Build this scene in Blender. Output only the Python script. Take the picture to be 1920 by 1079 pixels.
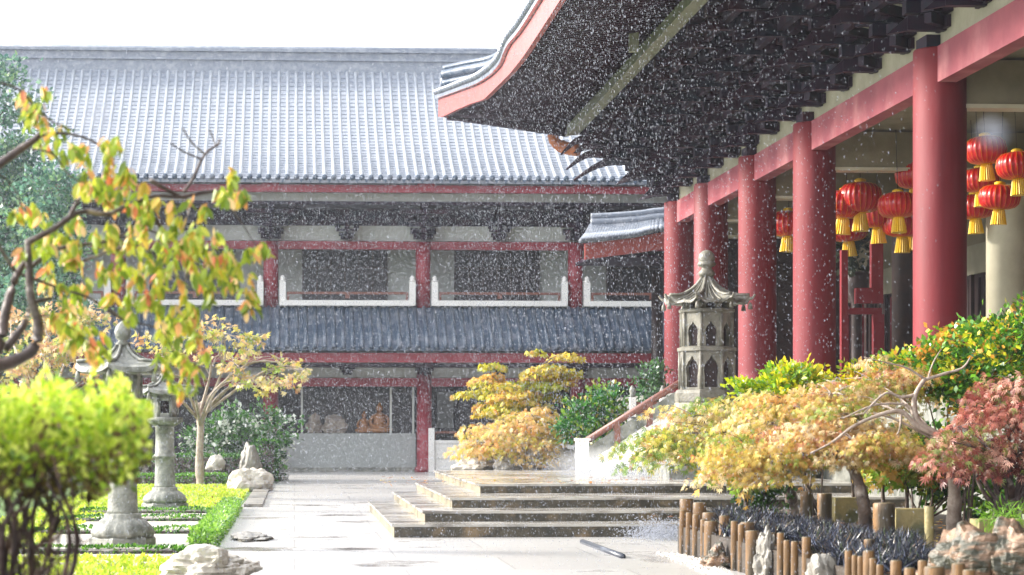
import bpy, bmesh, math, random
import numpy as np
from mathutils import Vector, Matrix, noise
random.seed(7); RNG = np.random.default_rng(7)
S = bpy.context.scene
for o in list(bpy.data.objects): bpy.data.objects.remove(o)
COL = S.collection
R = math.radians

# ------------------------------------------------------------------ camera
H = 1.54; FPX = 4200.0; YAW = R(3.25); CX = 790.5; HOR = 803.0
cam_d = bpy.data.cameras.new('camera'); cam = bpy.data.objects.new('camera', cam_d); COL.objects.link(cam)
cam.location = (0, 0, H); cam.rotation_euler = (R(90), 0, -YAW)
cam_d.sensor_width = 36; cam_d.lens = FPX/1920*36
cam_d.shift_x = (960-CX)/1920; cam_d.shift_y = (HOR-539.5)/1920
cam_d.clip_start = 0.1; cam_d.clip_end = 2000
cam_d.dof.use_dof = True; cam_d.dof.focus_distance = 36; cam_d.dof.aperture_fstop = 3.2
S.camera = cam
FW = Vector((math.sin(YAW), math.cos(YAW), 0)); RT = Vector((math.cos(YAW), -math.sin(YAW), 0)); UP = Vector((0, 0, 1))
CAM = Vector((0, 0, H))
def ray(px, py): return RT*((px-CX)/FPX) + FW + UP*((HOR-py)/FPX)
def P(px, py, Y):
    d = ray(px, py); return CAM + d*(Y/d.y)
def PX(px, py, X):
    d = ray(px, py); return CAM + d*(X/d.x)
def PZ(px, py, Z):
    d = ray(px, py); return CAM + d*((Z-H)/d.z)

# ------------------------------------------------------------------ light
SUN_AZ = (-1.0, 0.30); SUN_EL = R(24)
w = bpy.data.worlds.new('World'); S.world = w; w.use_nodes = True
nt = w.node_tree; nt.nodes.clear()
sky = nt.nodes.new('ShaderNodeTexSky'); sky.sky_type = 'NISHITA'; sky.sun_disc = False
sky.sun_elevation = SUN_EL; sky.sun_rotation = math.atan2(SUN_AZ[0], SUN_AZ[1])
sky.air_density = 1.0; sky.dust_density = 5.0; sky.ozone_density = 1.0
mx = nt.nodes.new('ShaderNodeMix'); mx.data_type = 'RGBA'; mx.inputs[0].default_value = 0.90
# thin bright rain cloud ahead and to the left, unseen dark sky at right, shaped to cut fill on shaded faces
tcw = nt.nodes.new('ShaderNodeTexCoord'); dt = nt.nodes.new('ShaderNodeVectorMath'); dt.operation = 'DOT_PRODUCT'
dt.inputs[1].default_value = Vector((-.92, .14, .36)).normalized()
rmp = nt.nodes.new('ShaderNodeMapRange'); rmp.interpolation_type = 'SMOOTHSTEP'
rmp.inputs[1].default_value = -.75; rmp.inputs[2].default_value = .60
cl = nt.nodes.new('ShaderNodeMix'); cl.data_type = 'RGBA'; cl.inputs[6].default_value = (.35, .42, .6, 1); cl.inputs[7].default_value = (15, 15.4, 16.2, 1)
nt.links.new(tcw.outputs['Generated'], dt.inputs[0]); nt.links.new(dt.outputs['Value'], rmp.inputs[0]); nt.links.new(rmp.outputs[0], cl.inputs[0]); nt.links.new(cl.outputs[2], mx.inputs[7])
bgn = nt.nodes.new('ShaderNodeBackground'); bgn.inputs[1].default_value = 0.11
out = nt.nodes.new('ShaderNodeOutputWorld')
nt.links.new(sky.outputs[0], mx.inputs[6]); nt.links.new(mx.outputs[2], bgn.inputs[0]); nt.links.new(bgn.outputs[0], out.inputs[0])
sd = bpy.data.lights.new('sun', 'SUN'); sd.energy = 4.6; sd.angle = R(8.0); sd.color = (1, 0.93, 0.84)
sun = bpy.data.objects.new('sun', sd); COL.objects.link(sun)
sdir = Vector((SUN_AZ[0], SUN_AZ[1], 0)).normalized()*math.cos(SUN_EL) + UP*math.sin(SUN_EL)
sun.rotation_euler = (-sdir).to_track_quat('-Z', 'Y').to_euler(); sun.location = sdir*60
S.view_settings.view_transform = 'Standard'; S.view_settings.look = 'None'
S.view_settings.exposure = 1.10; S.view_settings.gamma = 1
S.render.engine = 'CYCLES'; S.cycles.max_bounces = 8; S.cycles.transparent_max_bounces = 12
S.cycles.volume_bounces = 1; S.cycles.use_denoising = True
S.cycles.caustics_reflective = False; S.cycles.caustics_refractive = False
S.cycles.sample_clamp_indirect = 6

# ------------------------------------------------------------------ materials
def lin(c):
    return tuple(((v/255)/12.92 if v/255 <= .04045 else ((v/255+.055)/1.055)**2.4) for v in c)
def mat(name, c1, c2=None, scale=3.0, rough=.6, rough2=None, bump=0.0, bscale=None, detail=6, contrast=(.35, .65), c3=None, s3=.6, t3=(.5, .62), stretch=(1, 1, 1), coat=0.0, spec=.5):
    m = bpy.data.materials.new(name); m.use_nodes = True; n = m.node_tree; b = n.nodes['Principled BSDF']
    L = n.links.new
    b.inputs['Roughness'].default_value = rough; b.inputs['Specular IOR Level'].default_value = spec
    b.inputs['Coat Weight'].default_value = coat; b.inputs['Coat Roughness'].default_value = .15
    geo = n.nodes.new('ShaderNodeTexCoord'); mp = n.nodes.new('ShaderNodeMapping'); mp.inputs[3].default_value = stretch
    L(geo.outputs['Object'], mp.inputs[0])
    if c2 is None: c2 = tuple(v*.75 for v in c1)
    nz = n.nodes.new('ShaderNodeTexNoise'); nz.inputs['Scale'].default_value = scale; nz.inputs['Detail'].default_value = detail
    nz.inputs['Roughness'].default_value = .65
    L(mp.outputs[0], nz.inputs['Vector'])
    cr = n.nodes.new('ShaderNodeValToRGB'); cr.color_ramp.elements[0].position = contrast[0]; cr.color_ramp.elements[1].position = contrast[1]
    cr.color_ramp.elements[0].color = (*c1, 1); cr.color_ramp.elements[1].color = (*c2, 1)
    L(nz.outputs[0], cr.inputs[0]); col = cr.outputs[0]
    if c3:
        n3 = n.nodes.new('ShaderNodeTexNoise'); n3.inputs['Scale'].default_value = s3; n3.inputs['Detail'].default_value = 8
        L(mp.outputs[0], n3.inputs['Vector'])
        r3 = n.nodes.new('ShaderNodeValToRGB'); r3.color_ramp.elements[0].position = t3[0]; r3.color_ramp.elements[1].position = t3[1]
        L(n3.outputs[0], r3.inputs[0])
        m3 = n.nodes.new('ShaderNodeMix'); m3.data_type = 'RGBA'; L(r3.outputs[0], m3.inputs[0]); L(col, m3.inputs[6]); m3.inputs[7].default_value = (*c3, 1)
        col = m3.outputs[2]
    L(col, b.inputs['Base Color'])
    if rough2 is not None:
        mr = n.nodes.new('ShaderNodeMapRange'); mr.inputs[1].default_value = .35; mr.inputs[2].default_value = .65
        mr.inputs[3].default_value = rough; mr.inputs[4].default_value = rough2
        nr = n.nodes.new('ShaderNodeTexNoise'); nr.inputs['Scale'].default_value = scale*.4; nr.inputs['Detail'].default_value = 5
        L(mp.outputs[0], nr.inputs['Vector']); L(nr.outputs[0], mr.inputs[0]); L(mr.outputs[0], b.inputs['Roughness'])
    if bump:
        bp = n.nodes.new('ShaderNodeBump'); bp.inputs['Strength'].default_value = bump; bp.inputs['Distance'].default_value = .03
        nb = n.nodes.new('ShaderNodeTexNoise'); nb.inputs['Scale'].default_value = bscale or scale*3; nb.inputs['Detail'].default_value = 8
        L(mp.outputs[0], nb.inputs['Vector']); L(nb.outputs[0], bp.inputs['Height']); L(bp.outputs[0], b.inputs['Normal'])
    return m
def leafmat(name, trans=.45, rough=.35):
    m = bpy.data.materials.new(name); m.use_nodes = True; n = m.node_tree; L = n.links.new
    b = n.nodes['Principled BSDF']; o = n.nodes['Material Output']
    at = n.nodes.new('ShaderNodeAttribute'); at.attribute_name = 'Col'
    tr = n.nodes.new('ShaderNodeBsdfTranslucent'); ms = n.nodes.new('ShaderNodeMixShader'); ms.inputs[0].default_value = trans
    b.inputs['Roughness'].default_value = rough
    L(at.outputs[0], b.inputs['Base Color']); L(at.outputs[0], tr.inputs[0])
    L(b.outputs[0], ms.inputs[1]); L(tr.outputs[0], ms.inputs[2]); L(ms.outputs[0], o.inputs[0])
    return m
M = {}
M['red'] = mat('red_paint', (.20, .011, .018), (.14, .008, .014), 1.6, .56, .70, .08, 30, c3=(.25, .045, .055), s3=1.3, t3=(.50, .74), stretch=(1, 1, .16), spec=.45)
M['redbeam'] = mat('red_beam_paint', (.35, .075, .095), (.25, .045, .065), 1.1, .55, .65, .05, 20, c3=(.6, .26, .26), s3=.8, t3=(.5, .8))
M['salmon'] = mat('salmon_fascia', (.45, .105, .09), (.35, .075, .065), 2, .45, bump=.05)
M['farred'] = mat('far_red', (.28, .025, .04), (.20, .018, .03), 2, .5, bump=.05)
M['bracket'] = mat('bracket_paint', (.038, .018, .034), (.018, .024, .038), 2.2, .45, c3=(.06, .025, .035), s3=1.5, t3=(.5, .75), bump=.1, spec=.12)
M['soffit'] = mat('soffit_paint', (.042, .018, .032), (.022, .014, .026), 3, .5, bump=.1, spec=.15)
M['purlin'] = mat('purlin_paint', (.30, .32, .22), (.22, .24, .16), 2, .5, bump=.05)
M['plaster'] = mat('plaster', (.40, .38, .28), (.33, .31, .22), 2.5, .7, bump=.08)
M['olive'] = mat('olive_plaster', (.27, .24, .16), (.20, .18, .115), 1.6, .65, bump=.08)
M['cream'] = mat('cream_paint', (.62, .58, .44), (.5, .46, .34), 1.2, .5, bump=.05)
M['white'] = mat('white_stone', (.85, .84, .81), (.76, .75, .71), 2, .5, bump=.05)
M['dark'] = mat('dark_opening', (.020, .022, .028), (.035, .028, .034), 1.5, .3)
M['darkwood'] = mat('dark_wood', (.045, .025, .022), (.025, .018, .02), 3, .4, bump=.1)
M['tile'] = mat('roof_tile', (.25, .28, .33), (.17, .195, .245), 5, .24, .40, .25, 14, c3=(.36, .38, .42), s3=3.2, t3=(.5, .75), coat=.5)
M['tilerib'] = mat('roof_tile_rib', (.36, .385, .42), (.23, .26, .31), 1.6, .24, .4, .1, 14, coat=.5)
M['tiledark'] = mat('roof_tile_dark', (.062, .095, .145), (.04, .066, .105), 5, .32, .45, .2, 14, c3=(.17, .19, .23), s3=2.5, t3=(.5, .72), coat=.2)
M['greywall'] = mat('pebbledash', (.40, .42, .41), (.31, .33, .325), 9, .75, bump=.3, bscale=60)
M['facwall'] = mat('facade_wall', (.60, .62, .58), (.50, .52, .48), 1.5, .7, bump=.1)
M['granite'] = mat('weathered_granite', (.30, .30, .26), (.15, .155, .14), 6, .6, .4, .4, 30, c3=(.10, .105, .085), s3=3, t3=(.48, .66))
M['stonepag'] = mat('mossy_stone', (.25, .235, .19), (.13, .122, .10), 5, .6, .4, .35, 30, c3=(.09, .085, .06), s3=2.2, t3=(.5, .7))
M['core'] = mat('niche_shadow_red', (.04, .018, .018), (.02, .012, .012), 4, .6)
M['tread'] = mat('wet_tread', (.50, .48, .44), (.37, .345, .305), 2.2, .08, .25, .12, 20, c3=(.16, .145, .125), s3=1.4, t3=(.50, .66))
M['riser'] = mat('stained_shaded_riser', (.080, .066, .042), (.026, .024, .017), 5, .45, .3, .3, 30, c3=(.20, .14, .075), s3=3.4, t3=(.52, .7))  # algae stains, plus the shade of the unlit front faces put into the colour
M['sideriser'] = mat('tan_riser', (.34, .28, .18), (.20, .175, .12), 4, .5, .35, .2, 30, c3=(.09, .08, .05), s3=2.5, t3=(.5, .68))
M['rock'] = mat('rock', (.27, .25, .215), (.14, .13, .11), 3, .55, .35, .6, 12, c3=(.08, .075, .06), s3=3, t3=(.55, .7))
M['rockpale'] = mat('pale_rock', (.50, .46, .39), (.32, .29, .24), 3, .5, .35, .6, 12, c3=(.2, .17, .13), s3=2.5, t3=(.58, .72))
M['rockrust'] = mat('rusty_rock', (.27, .165, .10), (.17, .11, .07), 4, .45, .3, .8, 12, c3=(.055, .055, .035), s3=4, t3=(.44, .56), stretch=(1, 1, 3))
M['bark'] = mat('bark', (.16, .115, .085), (.075, .055, .045), 9, .7, bump=.6, bscale=30, c3=(.34, .30, .26), s3=4, t3=(.55, .7))
M['barkpale'] = mat('pale_bark', (.46, .38, .31), (.25, .19, .15), 7, .6, bump=.5, bscale=30)
M['barkstem'] = mat('wet_brown_stem', (.075, .042, .034), (.035, .02, .018), 9, .6, bump=.6, bscale=30, c3=(.16, .09, .06), s3=8, t3=(.5, .65))
M['barkdark'] = mat('dark_wet_bark', (.10, .065, .055), (.045, .032, .030), 7, .5, bump=.6, bscale=24, c3=(.34, .29, .26), s3=5, t3=(.54, .66))
M['log'] = mat('round_log', (.26, .13, .036), (.11, .058, .024), 6, .55, .4, .5, 22, c3=(.055, .04, .02), s3=3.0, t3=(.41, .55), stretch=(1, 1, .22))
M['logend'] = mat('log_end', (.17, .13, .07), (.09, .075, .04), 12, .6, bump=.4)
M['lichen'] = mat('lichen_block', (.34, .27, .11), (.20, .18, .085), 5, .6, .5, .3, 20, c3=(.11, .115, .05), s3=3.5, t3=(.48, .62))
M['soil'] = mat('soil', (.055, .04, .028), (.03, .024, .018), 6, .7, bump=.8, bscale=20)
M['gravel'] = mat('white_gravel', (.85, .84, .82), (.6, .59, .57), 30, .5, bump=.8, bscale=60)
M['red_l'] = mat('red_lantern_silk', (.55, .002, .004), (.40, .002, .004), 4, .3)
M['gold'] = mat('yellow_fringe', (.90, .60, .02), (.78, .46, .01), 40, .4, stretch=(1, 1, .05))
M['brownrail'] = mat('brown_rail', (.22, .085, .06), (.15, .06, .045), 4, .5)
M['pipe'] = mat('dark_pipe', (.04, .05, .07), (.03, .035, .05), 4, .3)
M['figure'] = mat('gilt_wood', (.42, .20, .08), (.28, .13, .055), 8, .5, bump=.3)
M['modelwhite'] = mat('pale_relief', (.42, .37, .30), (.26, .22, .2), 8, .6, bump=.4)
M['orange'] = mat('orange_bracket_end', (.70, .25, .10), (.5, .15, .06), 5, .5)
M['leaf'] = leafmat('leaf'); M['leafthick'] = leafmat('leaf_glossy', .25, .3); M['leafthin'] = leafmat('leaf_thin', .38, .42)
# wet drops: clear water seen against the light
m = bpy.data.materials.new('raindrop'); m.use_nodes = True; n = m.node_tree; b = n.nodes['Principled BSDF']
b.inputs['Base Color'].default_value = (.46, .49, .56, 1); b.inputs['Roughness'].default_value = .25
tr = n.nodes.new('ShaderNodeBsdfTranslucent'); tr.inputs[0].default_value = (.46, .49, .56, 1)
ms = n.nodes.new('ShaderNodeMixShader'); ms.inputs[0].default_value = .5
tp = n.nodes.new('ShaderNodeBsdfTransparent'); m2 = n.nodes.new('ShaderNodeMixShader'); m2.inputs[0].default_value = .42
n.links.new(b.outputs[0], ms.inputs[1]); n.links.new(tr.outputs[0], ms.inputs[2]); n.links.new(ms.outputs[0], m2.inputs[1]); n.links.new(tp.outputs[0], m2.inputs[2]); n.links.new(m2.outputs[0], n.nodes['Material Output'].inputs[0])
M['rain'] = m
# wet paving: large slabs, puddled
def paving():
    m = bpy.data.materials.new('wet_paving'); m.use_nodes = True; n = m.node_tree; b = n.nodes['Principled BSDF']; L = n.links.new
    tc = n.nodes.new('ShaderNodeTexCoord')
    br = n.nodes.new('ShaderNodeTexBrick'); br.inputs['Scale'].default_value = 1; br.inputs['Mortar Size'].default_value = .012
    br.inputs['Brick Width'].default_value = 2.4; br.inputs['Row Height'].default_value = 2.2
    br.inputs['Color1'].default_value = (.44, .43, .41, 1); br.inputs['Color2'].default_value = (.38, .37, .355, 1); br.inputs['Mortar'].default_value = (.27, .26, .25, 1)
    L(tc.outputs['Object'], br.inputs['Vector'])
    n1 = n.nodes.new('ShaderNodeTexNoise'); n1.inputs['Scale'].default_value = .55; n1.inputs['Detail'].default_value = 7; n1.inputs['Roughness'].default_value=.6
    L(tc.outputs['Object'], n1.inputs['Vector'])
    r1 = n.nodes.new('ShaderNodeValToRGB'); r1.color_ramp.elements[0].position = .58; r1.color_ramp.elements[1].position = .68
    L(n1.outputs[0], r1.inputs[0])
    mm = n.nodes.new('ShaderNodeMix'); mm.data_type = 'RGBA'; L(r1.outputs[0], mm.inputs[0]); L(br.outputs[0], mm.inputs[6]); mm.inputs[7].default_value = (.20, .19, .175, 1)
    L(mm.outputs[2], b.inputs['Base Color'])
    mr = n.nodes.new('ShaderNodeMapRange'); mr.inputs[3].default_value = .30; mr.inputs[4].default_value = .09
    L(r1.outputs[0], mr.inputs[0]); L(mr.outputs[0], b.inputs['Roughness'])
    nb = n.nodes.new('ShaderNodeTexNoise'); nb.inputs['Scale'].default_value = 9; nb.inputs['Detail'].default_value = 8; L(tc.outputs['Object'], nb.inputs['Vector'])
    bp = n.nodes.new('ShaderNodeBump'); bp.inputs['Strength'].default_value = .18; bp.inputs['Distance'].default_value = .02
    L(nb.outputs[0], bp.inputs['Height']); L(bp.outputs[0], b.inputs['Normal'])
    return m
M['paving'] = paving()
M['grassbase'] = mat('lawn_soil', (.10, .19, .02), (.06, .12, .015), 5, .7, bump=.5, bscale=30)

# ------------------------------------------------------------------ mesh helpers
OFF = {}
class MB:
    def __init__(s): s.v = []; s.f = []; s.sm = []
    def add(s, vs, fs, smooth=False):
        b = len(s.v); s.v += [tuple(v) for v in vs]; s.f += [tuple(i+b for i in f) for f in fs]; s.sm += [smooth]*len(fs); return s
    def box(s, x0, x1, y0, y1, z0, z1):
        if x1 < x0: x0, x1 = x1, x0
        if y1 < y0: y0, y1 = y1, y0
        if z1 < z0: z0, z1 = z1, z0
        vs = [(x, y, z) for z in (z0, z1) for y in (y0, y1) for x in (x0, x1)]
        return s.add(vs, [(0, 2, 3, 1), (4, 5, 7, 6), (0, 1, 5, 4), (2, 6, 7, 3), (0, 4, 6, 2), (1, 3, 7, 5)])
    def obox(s, c, ax, ay, az, hx, hy, hz):
        c = Vector(c); vs = [c+ax*(hx*i)+ay*(hy*j)+az*(hz*k) for k in (-1, 1) for j in (-1, 1) for i in (-1, 1)]
        return s.add(vs, [(0, 2, 3, 1), (4, 5, 7, 6), (0, 1, 5, 4), (2, 6, 7, 3), (0, 4, 6, 2), (1, 3, 7, 5)])
    def lathe(s, prof, c=(0, 0, 0), n=32, smooth=True, rot=0, ribs=0, ribd=0):
        vs = []; fs = []
        for (r, z) in prof:
            for i in range(n):
                a = rot+2*math.pi*i/n; rr = r*(1-ribd*abs(math.sin(a*ribs/2))**6) if ribs else r
                vs.append((c[0]+rr*math.cos(a), c[1]+rr*math.sin(a), c[2]+z))
        m_ = len(prof)
        for k in range(m_-1):
            for i in range(n):
                j = (i+1) % n; fs.append((k*n+i, k*n+j, (k+1)*n+j, (k+1)*n+i))
        fs.append(tuple(range(n-1, -1, -1))); fs.append(tuple((m_-1)*n+i for i in range(n)))
        return s.add(vs, fs, smooth)
    def tube(s, pts, rad, n=8, cap=True):
        pts = [Vector(p) for p in pts]; m_ = len(pts)
        if not hasattr(rad, '__len__'): rad = [rad]*m_
        if len(rad) != m_: rad = [float(v) for v in np.interp(np.linspace(0, 1, m_), np.linspace(0, 1, len(rad)), rad)]
        vs = []; up = Vector((.13, .21, 1)).normalized()
        for k in range(m_):
            t = (pts[min(k+1, m_-1)]-pts[max(k-1, 0)])
            t = t.normalized() if t.length > 1e-9 else Vector((0, 0, 1))
            a = t.cross(up)
            if a.length < .15: a = t.cross(Vector((1, 0, 0)))
            a.normalize(); b_ = a.cross(t)
            for i in range(n):
                q = 2*math.pi*i/n; vs.append(pts[k]+(a*math.cos(q)+b_*math.sin(q))*rad[k])
        fs = [(k*n+i, k*n+(i+1) % n, (k+1)*n+(i+1) % n, (k+1)*n+i) for k in range(m_-1) for i in range(n)]
        if cap: fs += [tuple(range(n-1, -1, -1)), tuple((m_-1)*n+i for i in range(n))]
        return s.add(vs, fs, True)
    def build(s, name, mt, parent=None, loc=None, fix=True):
        me = bpy.data.meshes.new(name)
        off = Vector(OFF.get(parent.name, (0, 0, 0))) if parent else Vector(loc or (0, 0, 0))
        me.from_pydata([(v[0]-off.x, v[1]-off.y, v[2]-off.z) for v in s.v], [], s.f)
        me.polygons.foreach_set('use_smooth', s.sm)
        if fix:
            bm = bmesh.new(); bm.from_mesh(me); bmesh.ops.recalc_face_normals(bm, faces=bm.faces); bm.to_mesh(me); bm.free()
        me.update()
        return link(name, me, mt, parent, off)
def link(name, me, mt, parent, off):
    o = bpy.data.objects.new(name, me); COL.objects.link(o); me.materials.append(M[mt] if isinstance(mt, str) else mt)
    if parent: o.parent = parent; OFF[o.name] = off
    else: o.location = off; OFF[o.name] = off
    return o
def tag(o, label=None, cat=None, group=None, kind=None):
    if label: o['label'] = label
    if cat: o['category'] = cat
    if group: o['group'] = group
    if kind: o['kind'] = kind
    return o
def thing(name, label, cat, loc, group=None, rz=0):
    o = bpy.data.objects.new(name, None); COL.objects.link(o); o.location = loc; o.rotation_euler = (0, 0, rz); o.empty_display_size = .2
    OFF[o.name] = Vector(loc); tag(o, label, cat, group); return o
def copy_tree(o, parent=None):
    c = o.copy(); COL.objects.link(c)
    if parent: c.parent = parent
    for ch in [x for x in o.children]: copy_tree(ch, c)
    return c
def spline(pts, n=6):
    pts = [Vector(p) for p in pts]; outp = []
    for i in range(len(pts)-1):
        p0 = pts[max(i-1, 0)]; p1 = pts[i]; p2 = pts[i+1]; p3 = pts[min(i+2, len(pts)-1)]
        for k in range(n):
            t = k/n; outp.append(.5*((2*p1)+(p2-p0)*t+(2*p0-5*p1+4*p2-p3)*t*t+(3*p1-p0-3*p2+p3)*t**3))
    outp.append(pts[-1]); return outp
def bark_tube(mb, pts, r0, r1, n=8, seg=5, jit=.12):
    q = spline(pts, seg); m_ = len(q)
    rr = [(r0+(r1-r0)*(i/(m_-1)))*(1+jit*random.uniform(-1, 1)) for i in range(m_)]
    mb.tube(q, rr, n); return q

# ------------------------------------------------------------------ leaves
LEAF = {
 'ovate': ([(0, 0, 0), (.3, .2, .04), (.68, .17, .03), (1, 0, -.08), (.68, -.17, .03), (.3, -.2, .04)], [(0, 1, 2, 3), (0, 3, 4, 5)]),
 'small': ([(0, 0, 0), (.5, .32, .06), (1, 0, 0), (.5, -.32, .06)], [(0, 1, 2, 3)]),
 'blade': ([(0, -.03, 0), (0, .03, 0), (.5, .025, .16), (.5, -.025, .16), (1, 0, -.02), (1.0, .004, -.02)], [(0, 1, 2, 3), (3, 2, 5, 4)]),
}
def palm(nb, wd, spread):
    vs = []; fs = []
    for k in range(nb):
        a = spread*(k/(nb-1)-.5)*2; ln = 1-.35*abs(k/(nb-1)-.5)*2
        c, s_ = math.cos(a), math.sin(a)
        for (u, v_, w_) in ((0, 0, 0), (.5*ln, wd, .03), (ln, 0, -.12), (.5*ln, -wd, .03)):
            vs.append((u*c-v_*s_, u*s_+v_*c, w_))
        fs.append(tuple(range(4*k, 4*k+4)))
    return vs, fs
LEAF['lace'] = palm(5, .07, 1.0); LEAF['maple'] = palm(5, .15, 1.25)
def norm(a): return a/np.maximum(np.linalg.norm(a, axis=1, keepdims=True), 1e-9)
def leaves(name, pos, axis, size, shape, pal, mt='leaf', parent=None, loc=None, wts=None, vj=.25, upbias=.6, colidx=None):
    pos = np.asarray(pos, float); N = len(pos); axis = norm(np.asarray(axis, float))
    tv, tf = LEAF[shape]; tv = np.array(tv); k = len(tv)
    upv = RNG.normal(size=(N, 3)); upv[:, 2] += upbias*2
    bi = norm(np.cross(upv, axis)); up_ = np.cross(axis, bi)
    sz = size*(RNG.uniform(.65, 1.25, N)) if np.isscalar(size) else np.asarray(size)
    V = pos[:, None, :]+sz[:, None, None]*(tv[None, :, 0:1]*axis[:, None, :]+tv[None, :, 1:2]*bi[:, None, :]+tv[None, :, 2:3]*up_[:, None, :])
    off = np.array(OFF[parent.name]) if parent else np.array(loc or (0, 0, 0))
    V = (V-off).reshape(-1, 3)
    F = (np.array(tf)[None]+(np.arange(N)*k)[:, None, None]).reshape(-1)
    nf = len(tf)*N
    me = bpy.data.meshes.new(name); me.vertices.add(len(V)); me.vertices.foreach_set('co', V.ravel())
    me.loops.add(nf*4); me.loops.foreach_set('vertex_index', F.astype(np.int32))
    me.polygons.add(nf); me.polygons.foreach_set('loop_start', np.arange(nf, dtype=np.int32)*4); me.polygons.foreach_set('loop_total', np.full(nf, 4, np.int32))
    me.update(calc_edges=True)
    pal = np.array([lin(c) for c in pal]); idx = colidx if colidx is not None else RNG.choice(len(pal), N, p=wts)
    c = pal[idx]*RNG.uniform(1-vj, 1+vj, (N, 1)); c = np.clip(c, 0, .95)
    C = np.concatenate([np.repeat(c, k, axis=0), np.ones((N*k, 1))], axis=1)
    ca = me.color_attributes.new('Col', 'FLOAT_COLOR', 'POINT'); ca.data.foreach_set('color', C.ravel())
    return link(name, me, mt, parent, Vector(off))
def cloud(blobs, ncl, nper, csize, shell=.5, droop=.5, outw=.8, flat=1.0):
    """leaf clusters inside ellipsoids -> positions, axes, cluster index"""
    pos = []; ax = []; ci = []
    vol = np.array([max(b[1])**2 for b in blobs]); vol = vol/vol.sum(); cid = 0
    for (c, r), wgt in zip(blobs, vol):
        m_ = max(2, int(ncl*wgt)); c = np.array(c); r = np.array(r)
        d = norm(RNG.normal(size=(m_, 3))); rad = RNG.uniform(shell, 1.0, (m_, 1)); far = RNG.random((m_, 1)) < .16; rad = np.where(far, RNG.uniform(1.0, 1.4, (m_, 1)), rad)
        cc = c+d*rad*r*np.array([1, 1, flat])
        for q, dd in zip(cc, d):
            p = q+RNG.normal(size=(nper, 3))*csize*np.array([1, 1, .55])
            a = dd*outw+RNG.normal(size=(nper, 3))*(.36 if droop > .55 else .55); a[:, 2] -= droop
            pos.append(p); ax.append(a); ci += [cid]*nper; cid += 1
    return np.concatenate(pos), np.concatenate(ax), np.array(ci)
def pads(blobs, npad, nleaf, R_, sag=.55):
    """thin drooping umbrella-shaped leaf layers at different heights inside ellipsoids"""
    pos = []; ax = []; ci = []; cid = 0; cen = []
    vol = np.array([b[1][0]*b[1][2] for b in blobs]); vol = vol/vol.sum()
    for (c, r), wgt in zip(blobs, vol):
        c = np.array(c); r = np.array(r)
        for k in range(max(2, int(round(npad*wgt)))):
            q = c+RNG.uniform(-1, 1, 3)*r*np.array([.85, .85, 1.0]); cen.append(q)
            R1 = R_*RNG.uniform(.55, 1.25); m_ = int(nleaf*(R1/R_)**1.5); el = RNG.uniform(.45, 1.0); th0 = RNG.uniform(0, math.pi)
            rr = R1*np.sqrt(RNG.random(m_)); th = RNG.uniform(0, 2*math.pi, m_)
            th = np.round(th/(2*math.pi/9)+RNG.normal(size=m_)*.18)*(2*math.pi/9)+RNG.normal(size=m_)*.14+th0
            x_, y_ = rr*np.cos(th), rr*np.sin(th)*el
            z_ = -sag*rr**2/R1+RNG.normal(size=m_)*.022
            pos.append(q+np.stack([x_, y_, z_], 1))
            a = np.stack([np.cos(th), np.sin(th), -.35-1.0*rr/R1], 1)+RNG.normal(size=(m_, 3))*.28
            ax.append(a); ci += [cid]*m_; cid += 1
    return np.concatenate(pos), np.concatenate(ax), np.array(ci), cen
def clustercol(ci, npal, wts):
    base = RNG.choice(npal, ci.max()+1, p=wts); idx = base[ci]; sw = RNG.random(len(ci)) < .35
    idx[sw] = RNG.choice(npal, sw.sum(), p=wts); return idx
def B(px, py, Y, rx, rz, ry=None):
    """ellipsoid given by photo position, depth and radii in photo pixels"""
    s_ = Y/FPX; return (tuple(P(px, py, Y)), (rx*s_, (ry if ry else rx)*s_, rz*s_))
def tree(name, label, cat, base, trunk_pts, r0, r1, blobs, leafn, csz, lsize, shape, pal, wts, bark='bark', mt='leaf', group=None, droop=.4, outw=.7, shell=.35, twigs=5, limb_r=.5, nlimb=None, extra=None, upbias=.6, pad=None):
    t = thing(name, label, cat, base, group)
    mb = MB(); tp = bark_tube(mb, trunk_pts, r0, r1, 9, 6)
    top = tp[-1]
    bl = blobs if nlimb is None else blobs[:nlimb]
    for (c, r) in bl:
        c = Vector(c); i0 = tp[int(len(tp)*random.uniform(.6, .98))]
        mid = (i0+c)/2+Vector((random.uniform(-.12, .12), random.uniform(-.12, .12), random.uniform(.0, .18)))*(c-i0).length
        q = bark_tube(mb, [i0, mid, c], r1*limb_r, r1*limb_r*.35, 6, 5)
        for k in range(twigs):
            s_ = q[int(len(q)*random.uniform(.35, .99))]; e = c+Vector([random.uniform(-.8, .8)*r[j] for j in range(3)])
            m2 = (s_+e)/2+Vector((random.uniform(-.1, .1), random.uniform(-.1, .1), random.uniform(0, .15)))*(e-s_).length
            bark_tube(mb, [s_, m2, e], r1*limb_r*.32, r1*.05, 4, 3)
    if extra: extra(mb)
    if pad:
        p, a, ci, cen = pads(blobs, *pad)
        hub = [Vector(c) for c, r in blobs]
        for q in cen:
            q = Vector(q); h_ = min(hub, key=lambda v: (v-q).length); bark_tube(mb, [h_, (h_+q)/2+UP*.03, q+UP*.01], r1*.16, r1*.05, 4, 3)
    else: p, a, ci = cloud(blobs, leafn[0], leafn[1], csz, shell, droop, outw)
    mb.build('trunk', bark, t, fix=False)
    leaves('crown', p, a, lsize, shape, pal, mt, t, colidx=clustercol(ci, len(pal), wts), upbias=upbias)
    return t
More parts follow.
